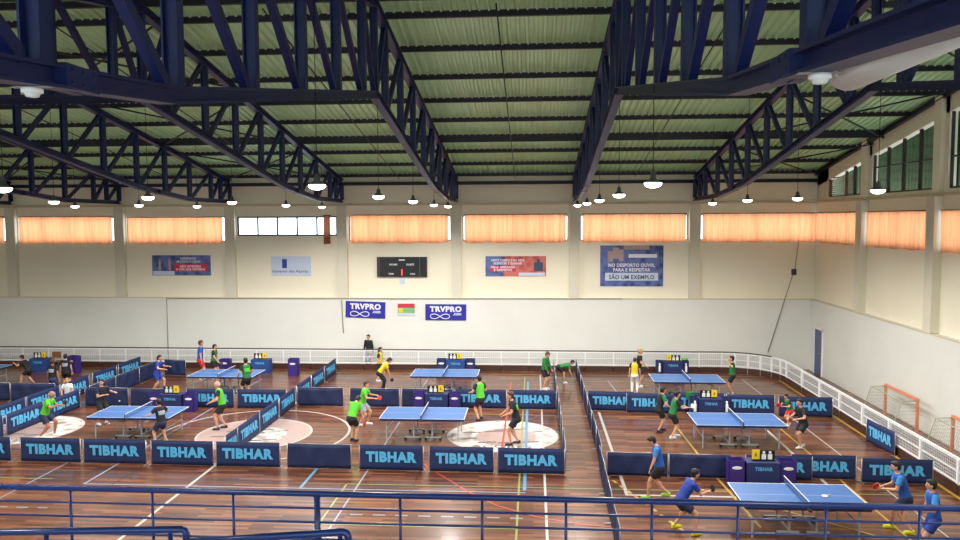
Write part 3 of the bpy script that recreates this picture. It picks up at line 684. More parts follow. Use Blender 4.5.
# ---------------------------------------------------------------- balcony and rails (camera side)
struct(MB().box(XL+.01, XR-.3, YF+.01, 8.3, 2.75, 3.0).build('trim_%d' % ti, M['seat'])); ti += 1
RZ = 4.05
A = gp(0, 486.5, RZ); Bq = gp(960, 508.5, RZ); dirv = (Bq-A).normalized()
P0 = A-dirv*3; P1 = Bq+dirv*4
r = empty('balcony_railing', (0, 8.15, 3.0), 0, 'royal blue metal balcony railing across the whole bottom of the view', 'railing')
def rch(m, name): o = m.build(name, M['railing'], r); o.location = -r.location; return o
rch(MB().tube([P0, P1], .034, 12), 'top_rail')
for dz in (-.165, -.325, -.52, -.72): rch(MB().tube([P0+Vector((0,0,dz)), P1+Vector((0,0,dz))], .014, 8), 'mid_rail')
t = 0
def at_u(u):
    v = 486.5+(508.5-486.5)*u/960; return gp(u, v, RZ)
for u in [-87, -10, 70, 152, 233, 317, 400, 482, 566, 652, 738, 826, 920, 1005]:
    p = at_u(u); thick = u in (317,)
    rch(MB().tube([Vector((p.x, p.y, 3.0)), p-Vector((0,0,.01))], .036 if thick else .016, 10), 'post')
def hand(u0, v0, u1, v1, Y, label, name='stair_handrail'):
    a = yp(u0, v0, Y); b = yp(u1, v1, Y)
    q = empty(name, (b.x, Y, 3.0), 0, label, 'handrail', 'stair handrails')
    o = MB().tube([a, b-Vector((.03,0,0)), b-Vector((.008,0,.008)), b-Vector((0,0,.03)), b-Vector((0,0,.3))], .024, 10).build('rail', M['railing'], q); o.location = -q.location
    for k in (.25, .55, .95):
        p = a.lerp(b, k); o = MB().tube([Vector((p.x, p.y, 3.0)), p], .016, 8).build('post', M['railing'], q); o.location = -q.location
hand(-120, 534, 186, 529.5, 4.9, 'royal blue stair handrail ending at the bottom left corner'); hand(190, 542, 348, 532, 4.7, 'royal blue stair handrail rising to its end left of bottom centre')

# ================================================================ LAMPS
LZ = 7.65
lamp_uv = [(3,189),(54,202.5),(75,207),(139,206),(148,198),(197,207),(232,203),(286,206),(317,186),(322,207.5),(378.5,197),(413,202),(434,205.5),(448,207),(577.5,206),(587,204),(599.5,201),(619,195.5),(653,184),(712.5,204),(747.5,201),(797.5,199),(878,191)]
lamp_lab = ['at the far left edge of the photo','under the left truss, third from the left edge','small and far at the left, before the second curtain','above the pilaster left of the blue poster','left of centre, nearest in its row above the blue poster','between the blue poster and the clear window','at the left corner of the clear window','above the middle of the clear window','big and near, above the right of the clear window','above the bunched brown curtain','nearest of the row left of the middle bay','second of the row left of the middle bay','third of the row left of the middle bay','last and smallest of the row left of the middle bay','last and smallest of the row right of the middle bay','fourth of the row right of the middle bay','middle one of the row right of the middle bay','second nearest of the row right of the middle bay','biggest and nearest of the row right of the middle bay','above the right curtain, furthest of its row','above the right curtain, middle of its row','above the right end of the back wall','by the right wall, before the louvred window']
def make_lamp():
    r = empty('high_bay_lamp', (0,0,0)); r.scale = (.72, .72, .72)
    MB().lathe([(.17, 0.0), (.175, .02), (.11, .07), (.07, .1), (.065, .2), (.04, .23), (.02, .27)]).build('housing', M['lampbody'], r)
    MB().lathe([(.03, -.11), (.11, -.095), (.17, -.06), (.195, -.02), (.19, -.001)]).build('lens', M['lampglow'], r)
    return r
lp = make_lamp(); first = True
ld = bpy.data.lights.new('lamp_light', 'SPOT'); ld.energy = LAMP_W*4; ld.color = (1, .97, .93); ld.spot_size = R(165); ld.spot_blend = .5; ld.shadow_soft_size = .18
def put_lamp(p, label, near=False):
    global first
    r = lp if first else copy_tree(lp); first = False
    r.location = p; tag(r, label, 'lamp', 'high bay lamps hanging from the trusses')
    top = UZ(zbot(p[1]/S))
    MB().tube([(0,0,.26), (0,0, (UZ(ztop(p[1]/S)+.36)-.01-p[2])/.72)], .009, 6).build('cord', M['black'], r)
    lo = bpy.data.objects.new('lamp_light', ld); C.objects.link(lo); lo.parent = r; lo.location = (0,0,-.16)
for uv, lb in zip(lamp_uv, lamp_lab):
    put_lamp(gp(uv[0], uv[1]-1, LZ), 'hanging high bay lamp '+lb)
for x, y, w_ in ((-19.9, 12.5, 'outer front'), (-14.6, 12.5, 'inner front'), (-25.6, 18.5, 'outer'), (-25.6, 26.0, 'outer rear'), (-19.9, 18.7, 'middle'), (-9.3, 5.5, 'near left'), (7.4, 4.4, 'near right')):  # unseen lamps added to brighten the hall, chiefly its dim left side
    put_lamp((x, y, LZ), 'added unseen high bay lamp, %s one' % w_)
# small white round fittings and the white duct under the near trusses
for (u, v, X, lb) in ((32, 86, -3.6, 'small round white fitting under the left near truss'), (820, 73.5, 1.9, 'small round white fitting under the right near truss')):
    d_ = ray(u, v); s_ = X*S/d_.x; p = Vector((X*S, s_*d_.y, 0)); zb_ = UZ(zbot(p.y/S))-.1
    r = empty('sensor', (p.x, p.y, zb_), 0, lb, 'fitting', 'round fittings')
    MB().lathe([(.025, -.075), (.045, -.07), (.055, -.045), (.075, -.04), (.075, -.012), (.03, 0)], n=16).build('body', M['whitemetal'], r)
    MB().box(-.15, .15, -.03, .03, -.004, .0).build('bracket', M['alu'], r)
r = empty('rolled_divider', (2.24, 4.0, 8.09), 0, 'long white rolled divider hung under the beam at the upper right', 'divider')
m = MB(); m.loft([((0, y, 0), Vector((.14, 0, 0)), Vector((0, 0, .1))) for y in (-3.5, -1, 1.0, 1.7)], 14); m.build('white_roll', M['tube'], r)
for y in (-1, -.3, .4, 1.0, 1.55): MB().tube([(-.1, y, .16), (-.13, y, .08), (-.15, y, .02), (-.12, y, -.03)], .012, 6).build('hook', M['whitemetal'], r)
MB().box(-.14, .02, -3.5, 1.6, .12, .17).build('hanging_rail', M['concrete'], r)

# ================================================================ BARRIERS
def make_barrier(logo=True, sag=0.0, seed=0, w=1.9, h=.72, side=-1):
    rnd = random.Random(seed); r = empty('barrier', (0,0,0))
    nx, nz = 24, 6; vs = []; ph = rnd.random()*6
    for sgn in (-1, 1):
        for j in range(nz+1):
            for i in range(nx+1):
                u = i/nx; t = j/nz; x = -w/2+.03+(w-.06)*u; z = .008+(h-.008)*t
                z -= (sag*.35+.006)*math.sin(math.pi*u)*t
                y = (sag*.5+.006)*math.sin(5*u*math.pi+ph)*math.sin(math.pi*t)+sgn*.004
                vs.append((x, y, z))
    n1 = (nx+1)*(nz+1); fs = []
    for j in range(nz):
        for i in range(nx):
            a = j*(nx+1)+i; q = (a, a+1, a+nx+2, a+nx+1); fs.append(q); fs.append(tuple(n1+x for x in q[::-1]))
    for i in range(nx): fs.append((i+1, i, n1+i, n1+i+1)); a = nz*(nx+1)+i; fs.append((a, a+1, n1+a+1, n1+a))
    MB().add(vs, fs, 0, True).build('fabric_panel', M['navy'] if logo else M['navy2'], r)
    for s_ in (-1, 1):
        m = MB(); m.tube([(s_*(w/2-.012), 0, .0), (s_*(w/2-.012), 0, h)], .012, 8)
        m.beam((s_*(w/2-.012), -.16, .012), (s_*(w/2-.012), .16, .012), .025, .02); m.build('end_post', M['alu'], r)
    MB().tube([(-w/2+.012, 0, h-.004), (w/2-.012, 0, h-.004)], .009, 6).build('top_tube', M['alu'] if not logo else M['navy'], r)
    if logo:
        letters('TIBHAR', w*.78, h*.42, (0, -.02, h*.54), UPR, M['logo'], r, bold=.055)
    return r
PB = make_barrier(True, 0, 1); PP = make_barrier(False, .05, 2); usedB = {}
def barrier(x0, x1, y0, y1, logo, label, grp, proto=None, lean=0, hs=1):
    p = PB if logo else PP
    if id(p) not in usedB: usedB[id(p)] = 1; r = p
    else: r = copy_tree(p)
    L = math.hypot(x1-x0, y1-y0); r.location = ((x0+x1)/2, (y0+y1)/2, 0); r.rotation_euler = (lean, 0, math.atan2(y1-y0, x1-x0)); r.scale = (L/1.9, 1, 1)
    r.scale[2] = hs
    return tag(r, label, 'barrier', grp)
g1 = 'near row of court barriers, left hall'
Y1 = 21.15
r1 = [(-19.0, -17.15, 1), (-17.12, -15.42, 1), (-15.14, -13.25, 1), (-13.18, -11.24, 1), (-11.11, -9.21, 1), (-9.16, -7.23, 1), (-7.04, -5.16, 0), (-4.94, -3.08, 1), (-2.94, -1.09, 1), (-1.01, .88, 1)]
l1 = ['out of view left of', None]
for i, (a, b, lg) in enumerate(r1):
    if i == 0: continue
    lb = {1: 'navy lettered barrier of the near row cut by the left edge', 2: 'navy lettered barrier in the near row, leftmost one seen whole', 3: 'navy lettered barrier in the near row, second seen whole from the left', 4: 'navy lettered barrier in the near row, third seen whole from the left', 5: 'navy lettered barrier in the near row, directly left of the plain one', 6: 'plain navy barrier in the middle of the near row', 7: 'navy lettered barrier in the near row, directly right of the plain one', 8: 'navy lettered barrier in the near row, second from its right end', 9: 'navy lettered barrier at the right end of the near row'}[i]
    barrier(a, b, 21.2-.28*(a+15)/16, 21.2-.28*(b+15)/16, lg, lb, g1)
g2 = 'middle row of court barriers, left hall'
r2 = [(-22.4, -20.65, 28.65, 0, 'plain navy barrier of the middle row at the left photo edge'), (-20.6, -18.75, 28.6, 0, 'plain navy barrier before the man in black and jeans'), (-17.15, -15.42, 27.95, 0, 'plain navy barrier behind the dark haired player in black'), (-15.36, -13.4, 27.95, 0, 'plain navy barrier behind the left umpire table of the middle row'), (-13.15, -11.28, 27.95, 1, 'navy lettered barrier behind the bald player in black and lime'), (-11.18, -9.25, 27.95, 1, 'navy lettered barrier left of the long barrier line in the middle row'),
      (-9.0, -7.2, 28.45, 0, 'plain navy barrier right of the long barrier line'), (-6.97, -5.04, 28.45, 0, 'plain navy barrier behind the boy in green'), (-4.98, -3.0, 28.5, 0, 'plain navy barrier behind the middle umpire table'), (-2.95, -.99, 28.5, 1, 'navy lettered barrier behind the player in black and lime facing away'), (-.94, .86, 28.5, 1, 'navy lettered barrier at the right end of the middle row')]
for a, b, y, lg, lb in r2: barrier(a, b, y-.15-max(0, a+9)*.018, y-.15-max(0, b+9)*.018, lg, lb, g2)
# long line A (x = -9.1), seen from its right side
ys = [(21.7, 22.6), (22.62, 24.5), (24.52, 26.4), (26.5, 28.3), (28.5, 30.4), (30.5, 32.4), (32.5, 34.4)]
for i, (a, b) in enumerate(ys): barrier(-9.1, -9.1, a, b, 1, 'navy lettered barrier in the long line behind the centre circle, %s from its near end' % ORD[i], 'long barrier line left of centre')
for (a, b, x, lb) in ((21.9, 23.7, -17.5, 'navy lettered barrier of the left line just inside the photo edge'), (23.72, 25.6, -17.38, 'navy lettered barrier beside the left floor emblem, near one'), (25.7, 27.6, -17.25, 'navy lettered barrier beside the left floor emblem, far one')):
    barrier(x, x+.03, a, b, 1, lb, 'left barrier line in front')
for (a, b, lb) in ((24.3, 26.2, 'navy lettered barrier of the rear left line, nearest one'), (26.3, 28.2, 'navy lettered barrier of the rear left line behind the man in green'), (28.3, 30.2, 'navy lettered barrier right of the man in black and jeans'), (30.5, 32.3, 'navy lettered barrier of the rear left line, second from its far end'), (32.5, 34.4, 'navy lettered barrier at the far end of the rear left line')):
    barrier(-18.45, -18.42, a, b, 1, lb, 'left barrier line behind')
for (a, b, lb) in ((28.1, 29.9, 'plain navy barrier running back behind the player in black, near one'), (29.95, 31.8, 'plain navy barrier running back behind the player in black, middle one'), (31.85, 33.6, 'plain navy barrier running back behind the player in black, far one')):
    barrier(-17.15, -17.1, a, b, 0, lb, 'plain barriers left of the blue dress player')
barrier(-16.95, -15.85, 33.75, 33.55, 0, 'sagging plain navy barrier behind the girl in blue', 'plain barriers left of the blue dress player')
# aisle lines
for i in range(7):
    a = 21.25+1.93*i; barrier(.93, .9, a+1.9, a, 0, 'navy barrier on the left side of the aisle, %s from its near end' % ORD[i], 'barriers along the left side of the aisle')
for i in range(10):
    a = 15.6+1.93*i; x = 1.94 if i > 2 else 1.8+.03*i
    barrier(x+.01, x-.01, a+1.9, a, 0, 'navy barrier on the right side of the aisle, %s from its near end' % ORD[i], 'barriers along the right side of the aisle')
g3 = 'middle row of court barriers, right hall'
for a, b, y, lb in ((2.0, 3.72, 28.36, 'navy lettered barrier of the right middle row beside the aisle'), (3.4, 5.15, 28.12, 'navy lettered barrier behind the pair in green and black'), (5.22, 6.95, 28.3, 'navy lettered barrier mostly hidden behind the right middle umpire table'), (6.98, 8.68, 28.1, 'navy lettered barrier right of the right middle umpire table'), (8.75, 10.62, 27.85, 'navy lettered barrier at the right end of the right middle row')):
    barrier(a, b, y-.2, y-.28, 1, lb, g3)
g4 = 'near row of court barriers, right hall'
for a, b, y, lg, lb in ((2.02, 3.7, 21.05, 0, 'plain navy barrier of the right near row beside the aisle'), (3.7, 5.4, 21.0, 0, 'plain navy barrier of the right near row left of the umpire table'), (5.75, 7.52, 20.98, 1, 'navy lettered barrier hidden partly by the near umpire table'), (7.0, 8.72, 21.1, 1, 'navy lettered barrier overlapped by its left neighbour in the right near row'), (8.76, 10.6, 20.85, 1, 'navy lettered barrier at the right end of the right near row')):
    barrier(a, b, y-.12, y-.17, lg, lb, g4, hs=.92)
barrier(10.56, 10.72, 24.7, 23.1, 1, 'navy lettered barrier leaning along the white fence at right', 'barrier at the fence')

# ================================================================ TABLES
def make_table():
    r = empty('table_tennis_table', (0,0,0)); L = 2.74; Wd = 1.525; Z = .76
    for s_ in (-1, 1):
        m = MB(); x0, x1 = sorted((s_*.004, s_*L/2)); m.box(x0, x1, -Wd/2, Wd/2, Z-.022, Z, 0)
        e = .0012; t = .02
        m.box(x0, x1, -Wd/2, -Wd/2+t, Z, Z+e, 1); m.box(x0, x1, Wd/2-t, Wd/2, Z, Z+e, 1); m.box(x0, x1, -.003, .003, Z, Z+e, 1)
        xa, xb = sorted((s_*L/2, s_*(L/2-t))); m.box(xa, xb, -Wd/2+t, Wd/2-t, Z, Z+e, 1)
        top = m.build('tabletop', [M['ttop'], M['line']], r)
        m = MB(); i = .012
        for yy in (-1, 1): m.box(x0+.02, x1-.02, yy*(Wd/2-i)-.012, yy*(Wd/2-i)+.012, Z-.075, Z-.022)
        xe = s_*(L/2-.03); m.box(xe-.012, xe+.012, -Wd/2+.03, Wd/2-.03, Z-.075, Z-.022); m.build('apron', M['tedge'], r)
        for yy in (-1, 1):
            MB().beam((s_*1.15, yy*.62, 0), (s_*1.15, yy*.62, Z-.022), .035, .035, 0, (1,0,0)).build('leg', M['tubegrey'], r)
        MB().beam((s_*1.15, -.62, .35), (s_*1.15, .62, .35), .025, .025).build('leg_brace', M['tubegrey'], r)
        m = MB()
        for yy in (-.45, .45):
            m.beam((s_*.3, yy, .07), (s_*.3, yy, Z-.022), .04, .04, 0, (1,0,0)); m.beam((s_*.3, yy, .5), (s_*1.12, yy, .66), .02, .02)
            m.beam((s_*.08, yy, .08), (s_*.58, yy, .08), .05, .035)
        m.beam((s_*.3, -.45, .12), (s_*.3, .45, .12), .035, .035); m.build('undercarriage', M['tubegrey'], r)
        for yy in (-.45, .45):
            for xx in (.1, .56):
                w_ = MB(); w_.tube([(s_*xx, yy-.02, .045), (s_*xx, yy+.02, .045)], .045, 12); w_.build('wheel', M['black'], r)
    m = MB()
    n = 40
    for k in range(n+1):
        y = -.9+1.8*k/n; m.beam((0, y, Z+.005), (0, y, Z+.14), .004, .004, 0, (1,0,0))
    for k in range(8): z = Z+.01+k*.018; m.beam((0, -.9, z), (0, .9, z), .004, .004)
    nt = m.build('net', M['net'], r); m = MB(); m.box(-.006, .006, -.9, .9, Z+.138, Z+.1525); m.build('net_tape', M['line'], nt)
    for s_ in (-1, 1):
        m = MB(); m.tube([(0, s_*.905, Z-.02), (0, s_*.905, Z+.155)], .012, 8); m.box(-.04, .04, min(s_*.72, s_*.92), max(s_*.72, s_*.92), Z-.05, Z-.024); m.build('net_post', M['black'], r)
    return r
tabs = [((6.01, 17.57), 'blue table tennis table nearest the balcony at right'), ((-3.55, 24.5), 'blue table tennis table in the middle before the plain barriers'), ((-3.62, 31.1), 'blue table tennis table far back in the centre court'), ((6.37, 24.25), 'blue table tennis table in the second row of the right hall'), ((6.05, 30.5), 'blue table tennis table far back in the right hall'), ((-13.05, 24.15), 'blue table tennis table left, between the two floor emblems'), ((-12.7, 30.6), 'blue table tennis table far back left of the long barrier line'), ((-24.35, 31.2), 'blue table tennis table cut by the left photo edge')]
tp = make_table()
for i, ((x, y), lb) in enumerate(tabs):
    r = tp if i == 0 else copy_tree(tp)
    r.location = (x, y, 0); r.rotation_euler = (0, 0, R(.6*math.sin(i*3))); tag(r, lb, 'table', 'table tennis tables')
def ball(p, lb): tag(MB().ell(p, .02, .02, .02).build('ball', M['line']), lb, 'ball', 'table tennis balls')
ball(gp(119.5, 401, .95), 'white ball in the air over the left table')
r = empty('paddle', gp(825, 496, .768), R(30), 'white paddle lying on the near right table', 'paddle')
MB().lathe([(.07, .0), (.075, .004), (.07, .01)], n=20).build('blade', M['line'], r); MB().box(.07, .17, -.014, .014, 0, .01).build('handle', M['wood'], r)

# ================================================================ UMPIRE SETS
def umpire_table(loc, rz, mname, label, chairless=True):
    r = empty('umpire_table', loc, rz, label, 'umpire table', 'cloth covered umpire tables')
    m = MB(); n = 20; vs = []
    m.box(-.42, .42, -.24, .24, .64, .66); m.build('table_top', M[mname], r)
    m = MB(); m.box(-.425, .425, -.25, -.242, .02, .655); m.box(-.425, -.417, -.24, .24, .02, .655); m.box(.417, .425, -.24, .24, .02, .655); m.build('cloth_cover', M[mname], r)
    for sx in (-1, 1):
        for sy in (-1, 1): MB().tube([(sx*.39, sy*.2, 0), (sx*.39, sy*.2, .64)], .012, 6).build('leg', M['alu'], r)
    letters('TIBHAR', .46, .1, (0, -.256, .5), UPR, M['logodim'], r, bold=.04)
    return r
def flip_board(loc, rz, label, yellow_left=False, digits='10', mir=1):
    r = empty('flip_scoreboard', loc, rz, label, 'scoreboard', 'flip scoreboards on the umpire tables')
    s_ = -1 if yellow_left else 1
    MB().box(-.3, .3, .05, .06, 0, .05).box(-.3, .3, -.06, -.05, 0, .04).box(-.3, .3, -.06, .06, 0, .008).build('base', M['black'], r)
    m = MB(); m.box(-.3, .3, -.012, 0, .04, .27).build('backing', M['black'], r)
    for k, ch in ((-.17, digits[0]), (-.01, digits[1])):
        x = s_*k-.0 if not yellow_left else -k+.0
        MB().box(x-.055, x+.055, -.026, -.014, .02, .17).build('white_card', M['line'], r)
        MB().box(x-.03, x+.03, -.02, -.0125, .185, .25).build('small_card', M['line'], r)
    x = s_*.2
    yc = MB().box(x-.1, x+.1, -.03, -.014, .02, .29).build('yellow_card', M['yellow'], r)
    letters('6', .06, .12, (x, -.034, .16), UPR, M['brown'], r, 'digit', thick=.4)
    return r
def bin_(loc, rz, mname, label, w=.42, h=.68, mark='oval'):
    r = empty('towel_box', loc, rz, label, 'towel box', 'towel boxes beside the umpire tables')
    m = MB(); t = .012; d = .36
    m.box(-w/2, w/2, -d/2, -d/2+t, 0, h); m.box(-w/2, w/2, d/2-t, d/2, 0, h); m.box(-w/2, -w/2+t, -d/2, d/2, 0, h); m.box(w/2-t, w/2, -d/2, d/2, 0, h); m.box(-w/2+t, w/2-t, -d/2+t, d/2-t, 0, .4)
    m.build('body', M[mname], r)
    if mark == 'oval':
        m = MB(); m.ell((0, -d/2-.003, h*.72), w*.32, .004, .045, 16, 8); m.build('oval_logo', M['line'], r)
    elif mark == 'tall':
        MB().ell((0, -d/2-.02, h*.8), .04, .04, .05, 10, 8).lathe([(.045, 0), (.05, .03), (.05, .25), (.03, .3)], (0, -d/2-.052, .2), 12).build('white_bottle_shape', M['line'], r)
    return r
def uset(u0, u1, vb, mname, bm, who, bins=(1, 1), yl=False, rz=0, gap=.03, mark='oval', bw_=.42, dg='10', depth=.24):
    a = gp(u0, vb); b = gp(u1, vb); c = (a+b)/2; c.y += depth
    umpire_table(c, rz, mname, 'cloth covered umpire table '+who)
    flip_board(c+Vector((-.05 if not yl else .05, 0, .661)), rz, 'flip scoreboard on the umpire table '+who, yl, dg)
    if bins[0]: bin_(c+Vector((-.425-bw_/2-gap, .02, 0)), rz, bm, 'towel box left of the umpire table '+who, bw_, mark=mark)
    if bins[1]: bin_(c+Vector((.425+bw_/2+gap, .02, 0)), rz, bm, 'towel box right of the umpire table '+who, bw_, mark=mark)
    return c
uset(28.5, 48, 373, 'boxblue', 'purple', 'at the far left by the back fence', (0, 0), dg='11')
bin_(gp(72, 373)+Vector((0, .2, 0)), R(-20), 'purple', 'purple towel box standing right of the far left umpire table', .5, .78)
uset(251, 269, 374, 'boxblue', 'purple', 'by the back fence behind the far left centre table', (0, 0), dg='11')
bin_(gp(230.7, 369.5)+Vector((0, -.6, 0)), 0, 'purple', 'purple towel box behind the far table, between the players in black and green', .48, .62)
bin_(gp(293, 376)+Vector((0, .15, 0)), 0, 'purple', 'purple towel box standing alone near the far end of the long barrier line', .44, .78)
uset(163, 186.5, 410, 'boxdark', 'purple', 'before the middle row at left', (1, 1), dg='11', depth=-.12)
uset(427, 448, 409.5, 'boxdark', 'purple', 'before the plain middle barriers', (1, 1), depth=-.12)
uset(447, 464, 374.5, 'boxblue', 'boxdark', 'by the back fence in the centre court', (1, 1))
uset(664, 682, 376.5, 'boxdark', 'boxdark', 'by the back fence in the right hall', (1, 1), True, mark='tall', bw_=.26)
uset(695.5, 721, 414.5, 'boxdark', 'boxdark', 'before the middle row of the right hall', (1, 1), mark='tall', bw_=.26, gap=.0, depth=-.2)
uset(745.5, 776, 484.5, 'boxdark', 'purple', 'before the near row of the right hall', (1, 1), True, depth=.0)
tag(MB().ell(gp(686.5, 373)+Vector((0, .3, .72)), .14, .16, .05).box(*[x for x in ()] ) .build('towel', M['green']) if False else MB().ell(gp(687, 376.5)+Vector((-.06, .3, .73)), .15, .14, .05).build('towel', M['green']), 'green towel heaped on the right towel box by the back fence', 'towel')
# chairs
def chair(loc, rz, label, m='brown'):
    r = empty('umpire_chair', loc, rz, label, 'chair', 'umpire chairs')
    MB().box(-.21, .21, -.21, .21, .42, .45).build('seat', M[m], r); MB().box(-.21, -.185, -.21, .21, .62, .92).build('backrest', M[m], r)
    for sx in (-1, 1):
        for sy in (-1, 1): MB().tube([(sx*.19, sy*.19, 0), (sx*.19, sy*.19, .9 if sx < 0 else .43)], .013, 6).build('leg', M['alu'], r)
chair(gp(49.5, 371)+Vector((.35, .25, 0)), R(90), 'brown chair standing right of the far left umpire table')

# ================================================================ GOALS behind the fence
def goal(y0, y1, label):
    r = empty('mini_goal', (12.42, y0, 0), 0, label, 'goal', 'small goals by the right wall'); L = y1-y0; H = 1.15; t = .08
    for y in (0, L): MB().box(-t/2, t/2, y-t/2, y+t/2, 0, H).build('post', M['orange'], r)
    MB().box(-t/2, t/2, -t/2, L+t/2, H-.002, H+t-.002).build('crossbar', M['orange'], r)
    m = MB()
    for y in (0, L): m.tube([(0, y, H), (-.5, y, H-.02), (-.85, y, .03), (0, y, .03)], .018, 6)
    m.tube([(-.5, 0, H-.02), (-.5, L, H-.02)], .018, 6); m.tube([(-.85, 0, .03), (-.85, L, .03)], .018, 6); m.build('back_frame', M['netg'], r)
    m = MB(); n = int(L/.1)
    for k in range(n+1):
        y = L*k/n; m.tube([(0, y, H), (-.5, y, H-.02), (-.85, y, .03)], .005, 3)
    for k in range(12): f = k/11; m.tube([(-.5-.35*f, 0, (H-.02)*(1-f)+.03*f), (-.5-.35*f, L, (H-.02)*(1-f)+.03*f)], .005, 3)
    for y in (0, L):
        for k in range(1, 10): z = H*k/10; xx = -.85+(.35)*z/H; m.tube([(0, y, z), (xx, y, z)], .005, 3)
    m.build('goal_net', M['netg'], r)
goal(25.35, 27.6, 'small orange goal behind the white fence at right'); goal(21.0, 23.25, 'small orange goal cut by the right photo edge')

# ================================================================ PEOPLE
def remesh(mb, name, m, parent, vox=.017, smooth=3):
    me = mb.mesh(name, m); o = bpy.data.objects.new(name, me); C.objects.link(o)
    md = o.modifiers.new('r', 'REMESH'); md.mode = 'VOXEL'; md.voxel_size = vox; md.use_smooth_shade = True
    if smooth: s_ = o.modifiers.new('s', 'SMOOTH'); s_.iterations = smooth; s_.factor = .5
    dg = bpy.context.evaluated_depsgraph_get(); nm = bpy.data.meshes.new_from_object(o.evaluated_get(dg)); o.modifiers.clear(); o.data = nm
    if not nm.materials: nm.materials.append(m)
    nm.name = name
    if parent: o.parent = parent
    return o
def cap(m, a, b, ra, rb, n=12, ends=True):                # rounded cone
    a = Vector(a); b = Vector(b); m.tube([a, b], ra, n, r2=rb)
    if ends: m.ell(a, ra, ra, ra, n, 8); m.ell(b, rb, rb, rb, n, 8)
def ik(a, t, l1, l2, pole):                               # two-bone joint
    a = Vector(a); t = Vector(t); d = t-a; L = d.length; mx = (l1+l2)*.995
    if L > mx: t = a+d*(mx/L); d = t-a; L = mx
    if L < abs(l1-l2)+.02: L = abs(l1-l2)+.02; t = a+d.normalized()*L; d = t-a
    k = (l1*l1-l2*l2+L*L)/(2*L); h = math.sqrt(max(0, l1*l1-k*k)); dn = d.normalized(); p = Vector(pole)-dn*Vector(pole).dot(dn)
    if p.length < 1e-4: p = Vector((1,0,0))
    return a+dn*k+p.normalized()*h, t
NP = 0
def person(u, v, h, face, label, lean=5, hip=1.0, feet=((.0, .1), (.0, -.1)), hands=(None, None), head=0, yaw=0,
           top='green', sleeve=None, bottom='blackc', long=False, shoe='shoew', hair='hblack', hairlen=0, skin='skin', bald=False,
           paddle=None, seated=False, longsleeve=False, loc=None, patch=None, grp='people on the courts', torso_back=None):
    g = loc if loc is not None else gp(u, v)
    r = empty('person', g, R(face), label, 'person', grp)
    L = h; body = MB(); X = Vector((1,0,0)); Yv = Vector((0,1,0)); Zv = Vector((0,0,1))
    la = R(lean); T = Vector((math.sin(la), 0, math.cos(la))); F = Vector((math.cos(la), 0, -math.sin(la)))     # torso up / forward
    fx = sum(f[0] for f in feet)/2; hz = .5*L*hip
    if seated: hz = .46
    hipc = Vector((fx-math.sin(la)*.13*L*(0 if seated else 1), (feet[0][1]+feet[1][1])/2, hz))
    sh = hipc+T*.315*L
    lt = .245*L; ls = .245*L
    # legs
    hips = [hipc+Yv*.052*L, hipc-Yv*.052*L]; knees = []; ankles = []
    for i, f in enumerate(feet):
        ft = Vector((f[0], f[1], .045*L+(f[2] if len(f) > 2 else 0)))
        kn, an = ik(hips[i], ft, lt, ls, (1, .12*(1 if i == 0 else -1), .2)); knees.append(kn); ankles.append(an)
        cap(body, hips[i], kn, .052*L, .034*L); cap(body, kn, an, .033*L, .021*L); body.ell(kn.lerp(an, .3)-X*.008*L, .033*L, .033*L, .06*L)
        body.ell(an+Vector((.035*L, 0, -.025*L)), .062*L, .024*L, .02*L)
    # torso
    A = lambda t, w, d: (hipc+T*t*L, Yv*w*L, F*d*L)
    body.loft([A(-.03, .085, .06), A(.03, .09, .064), A(.11, .075, .056), A(.2, .088, .062), A(.28, .1, .06), A(.32, .085, .05), A(.345, .04, .035)], 16)
    # arms
    shs = [sh-T*.012*L+Yv*.1*L, sh-T*.012*L-Yv*.1*L]; elb = []; wr = []
    for i in range(2):
        sg = 1 if i == 0 else -1; hd = hands[i]
        if hd is None: hd = (.02, .06*sg, -.33)
        # hand target relative to shoulder, in body frame fractions
        tgt = shs[i]+Vector((hd[0]*.78*L, hd[1]*L, (hd[2]-.03 if hd[0] > .1 else hd[2])*L))
        e, w_ = ik(shs[i], tgt, .165*L, .15*L, (-.5, .6*sg, -.6)); elb.append(e); wr.append(w_)
        cap(body, shs[i], e, .032*L, .024*L); cap(body, e, w_, .024*L, .015*L)
        d = (w_-e).normalized(); palm = w_+d*.03*L
        body.loft([(w_-d*.005*L, d.cross(Zv if abs(d.z) < .9 else X).normalized()*.015*L, Zv*.01*L if abs(d.z) < .9 else Yv*.01*L), (palm, d.cross(Zv if abs(d.z) < .9 else X).normalized()*.022*L, Zv*.01*L if abs(d.z) < .9 else Yv*.01*L), (w_+d*.05*L, d.cross(Zv if abs(d.z) < .9 else X).normalized()*.02*L, Zv*.009*L if abs(d.z) < .9 else Yv*.009*L)], 10)
    # neck and head
    hl = R(lean*.55+head); HT = Vector((math.sin(hl), 0, math.cos(hl))); HF = Vector((math.cos(hl), 0, -math.sin(hl)))
    yw = R(yaw); HS = Yv*math.cos(yw)-HF*math.sin(yw); HF = HF*math.cos(yw)+Yv*math.sin(yw)
    nb = sh+T*.02*L; hc = nb+HT*.098*L+HF*.012*L; cap(body, nb, hc-HT*.03*L, .03*L, .028*L)
    HM = Matrix((HF, HS, HT)).transposed()
    body.ell(hc, .058*L, .046*L, .066*L, 16, 12, T=HM); body.ell(hc+HF*.015*L-HT*.028*L, .042*L, .034*L, .036*L, 12, 8, T=HM)
    nose = MB(); body.ell(hc+HF*.06*L-HT*.008*L, .012*L, .008*L, .014*L, 8, 6, T=HM)
    for sg in (-1, 1): body.ell(hc+HS*.047*L*sg-HT*.005*L, .01*L, .007*L, .016*L, 8, 6, T=HM)
    b = remesh(body, 'body', M[skin], r, .013)
    # fingers, joined to the body mesh
    fm = MB()
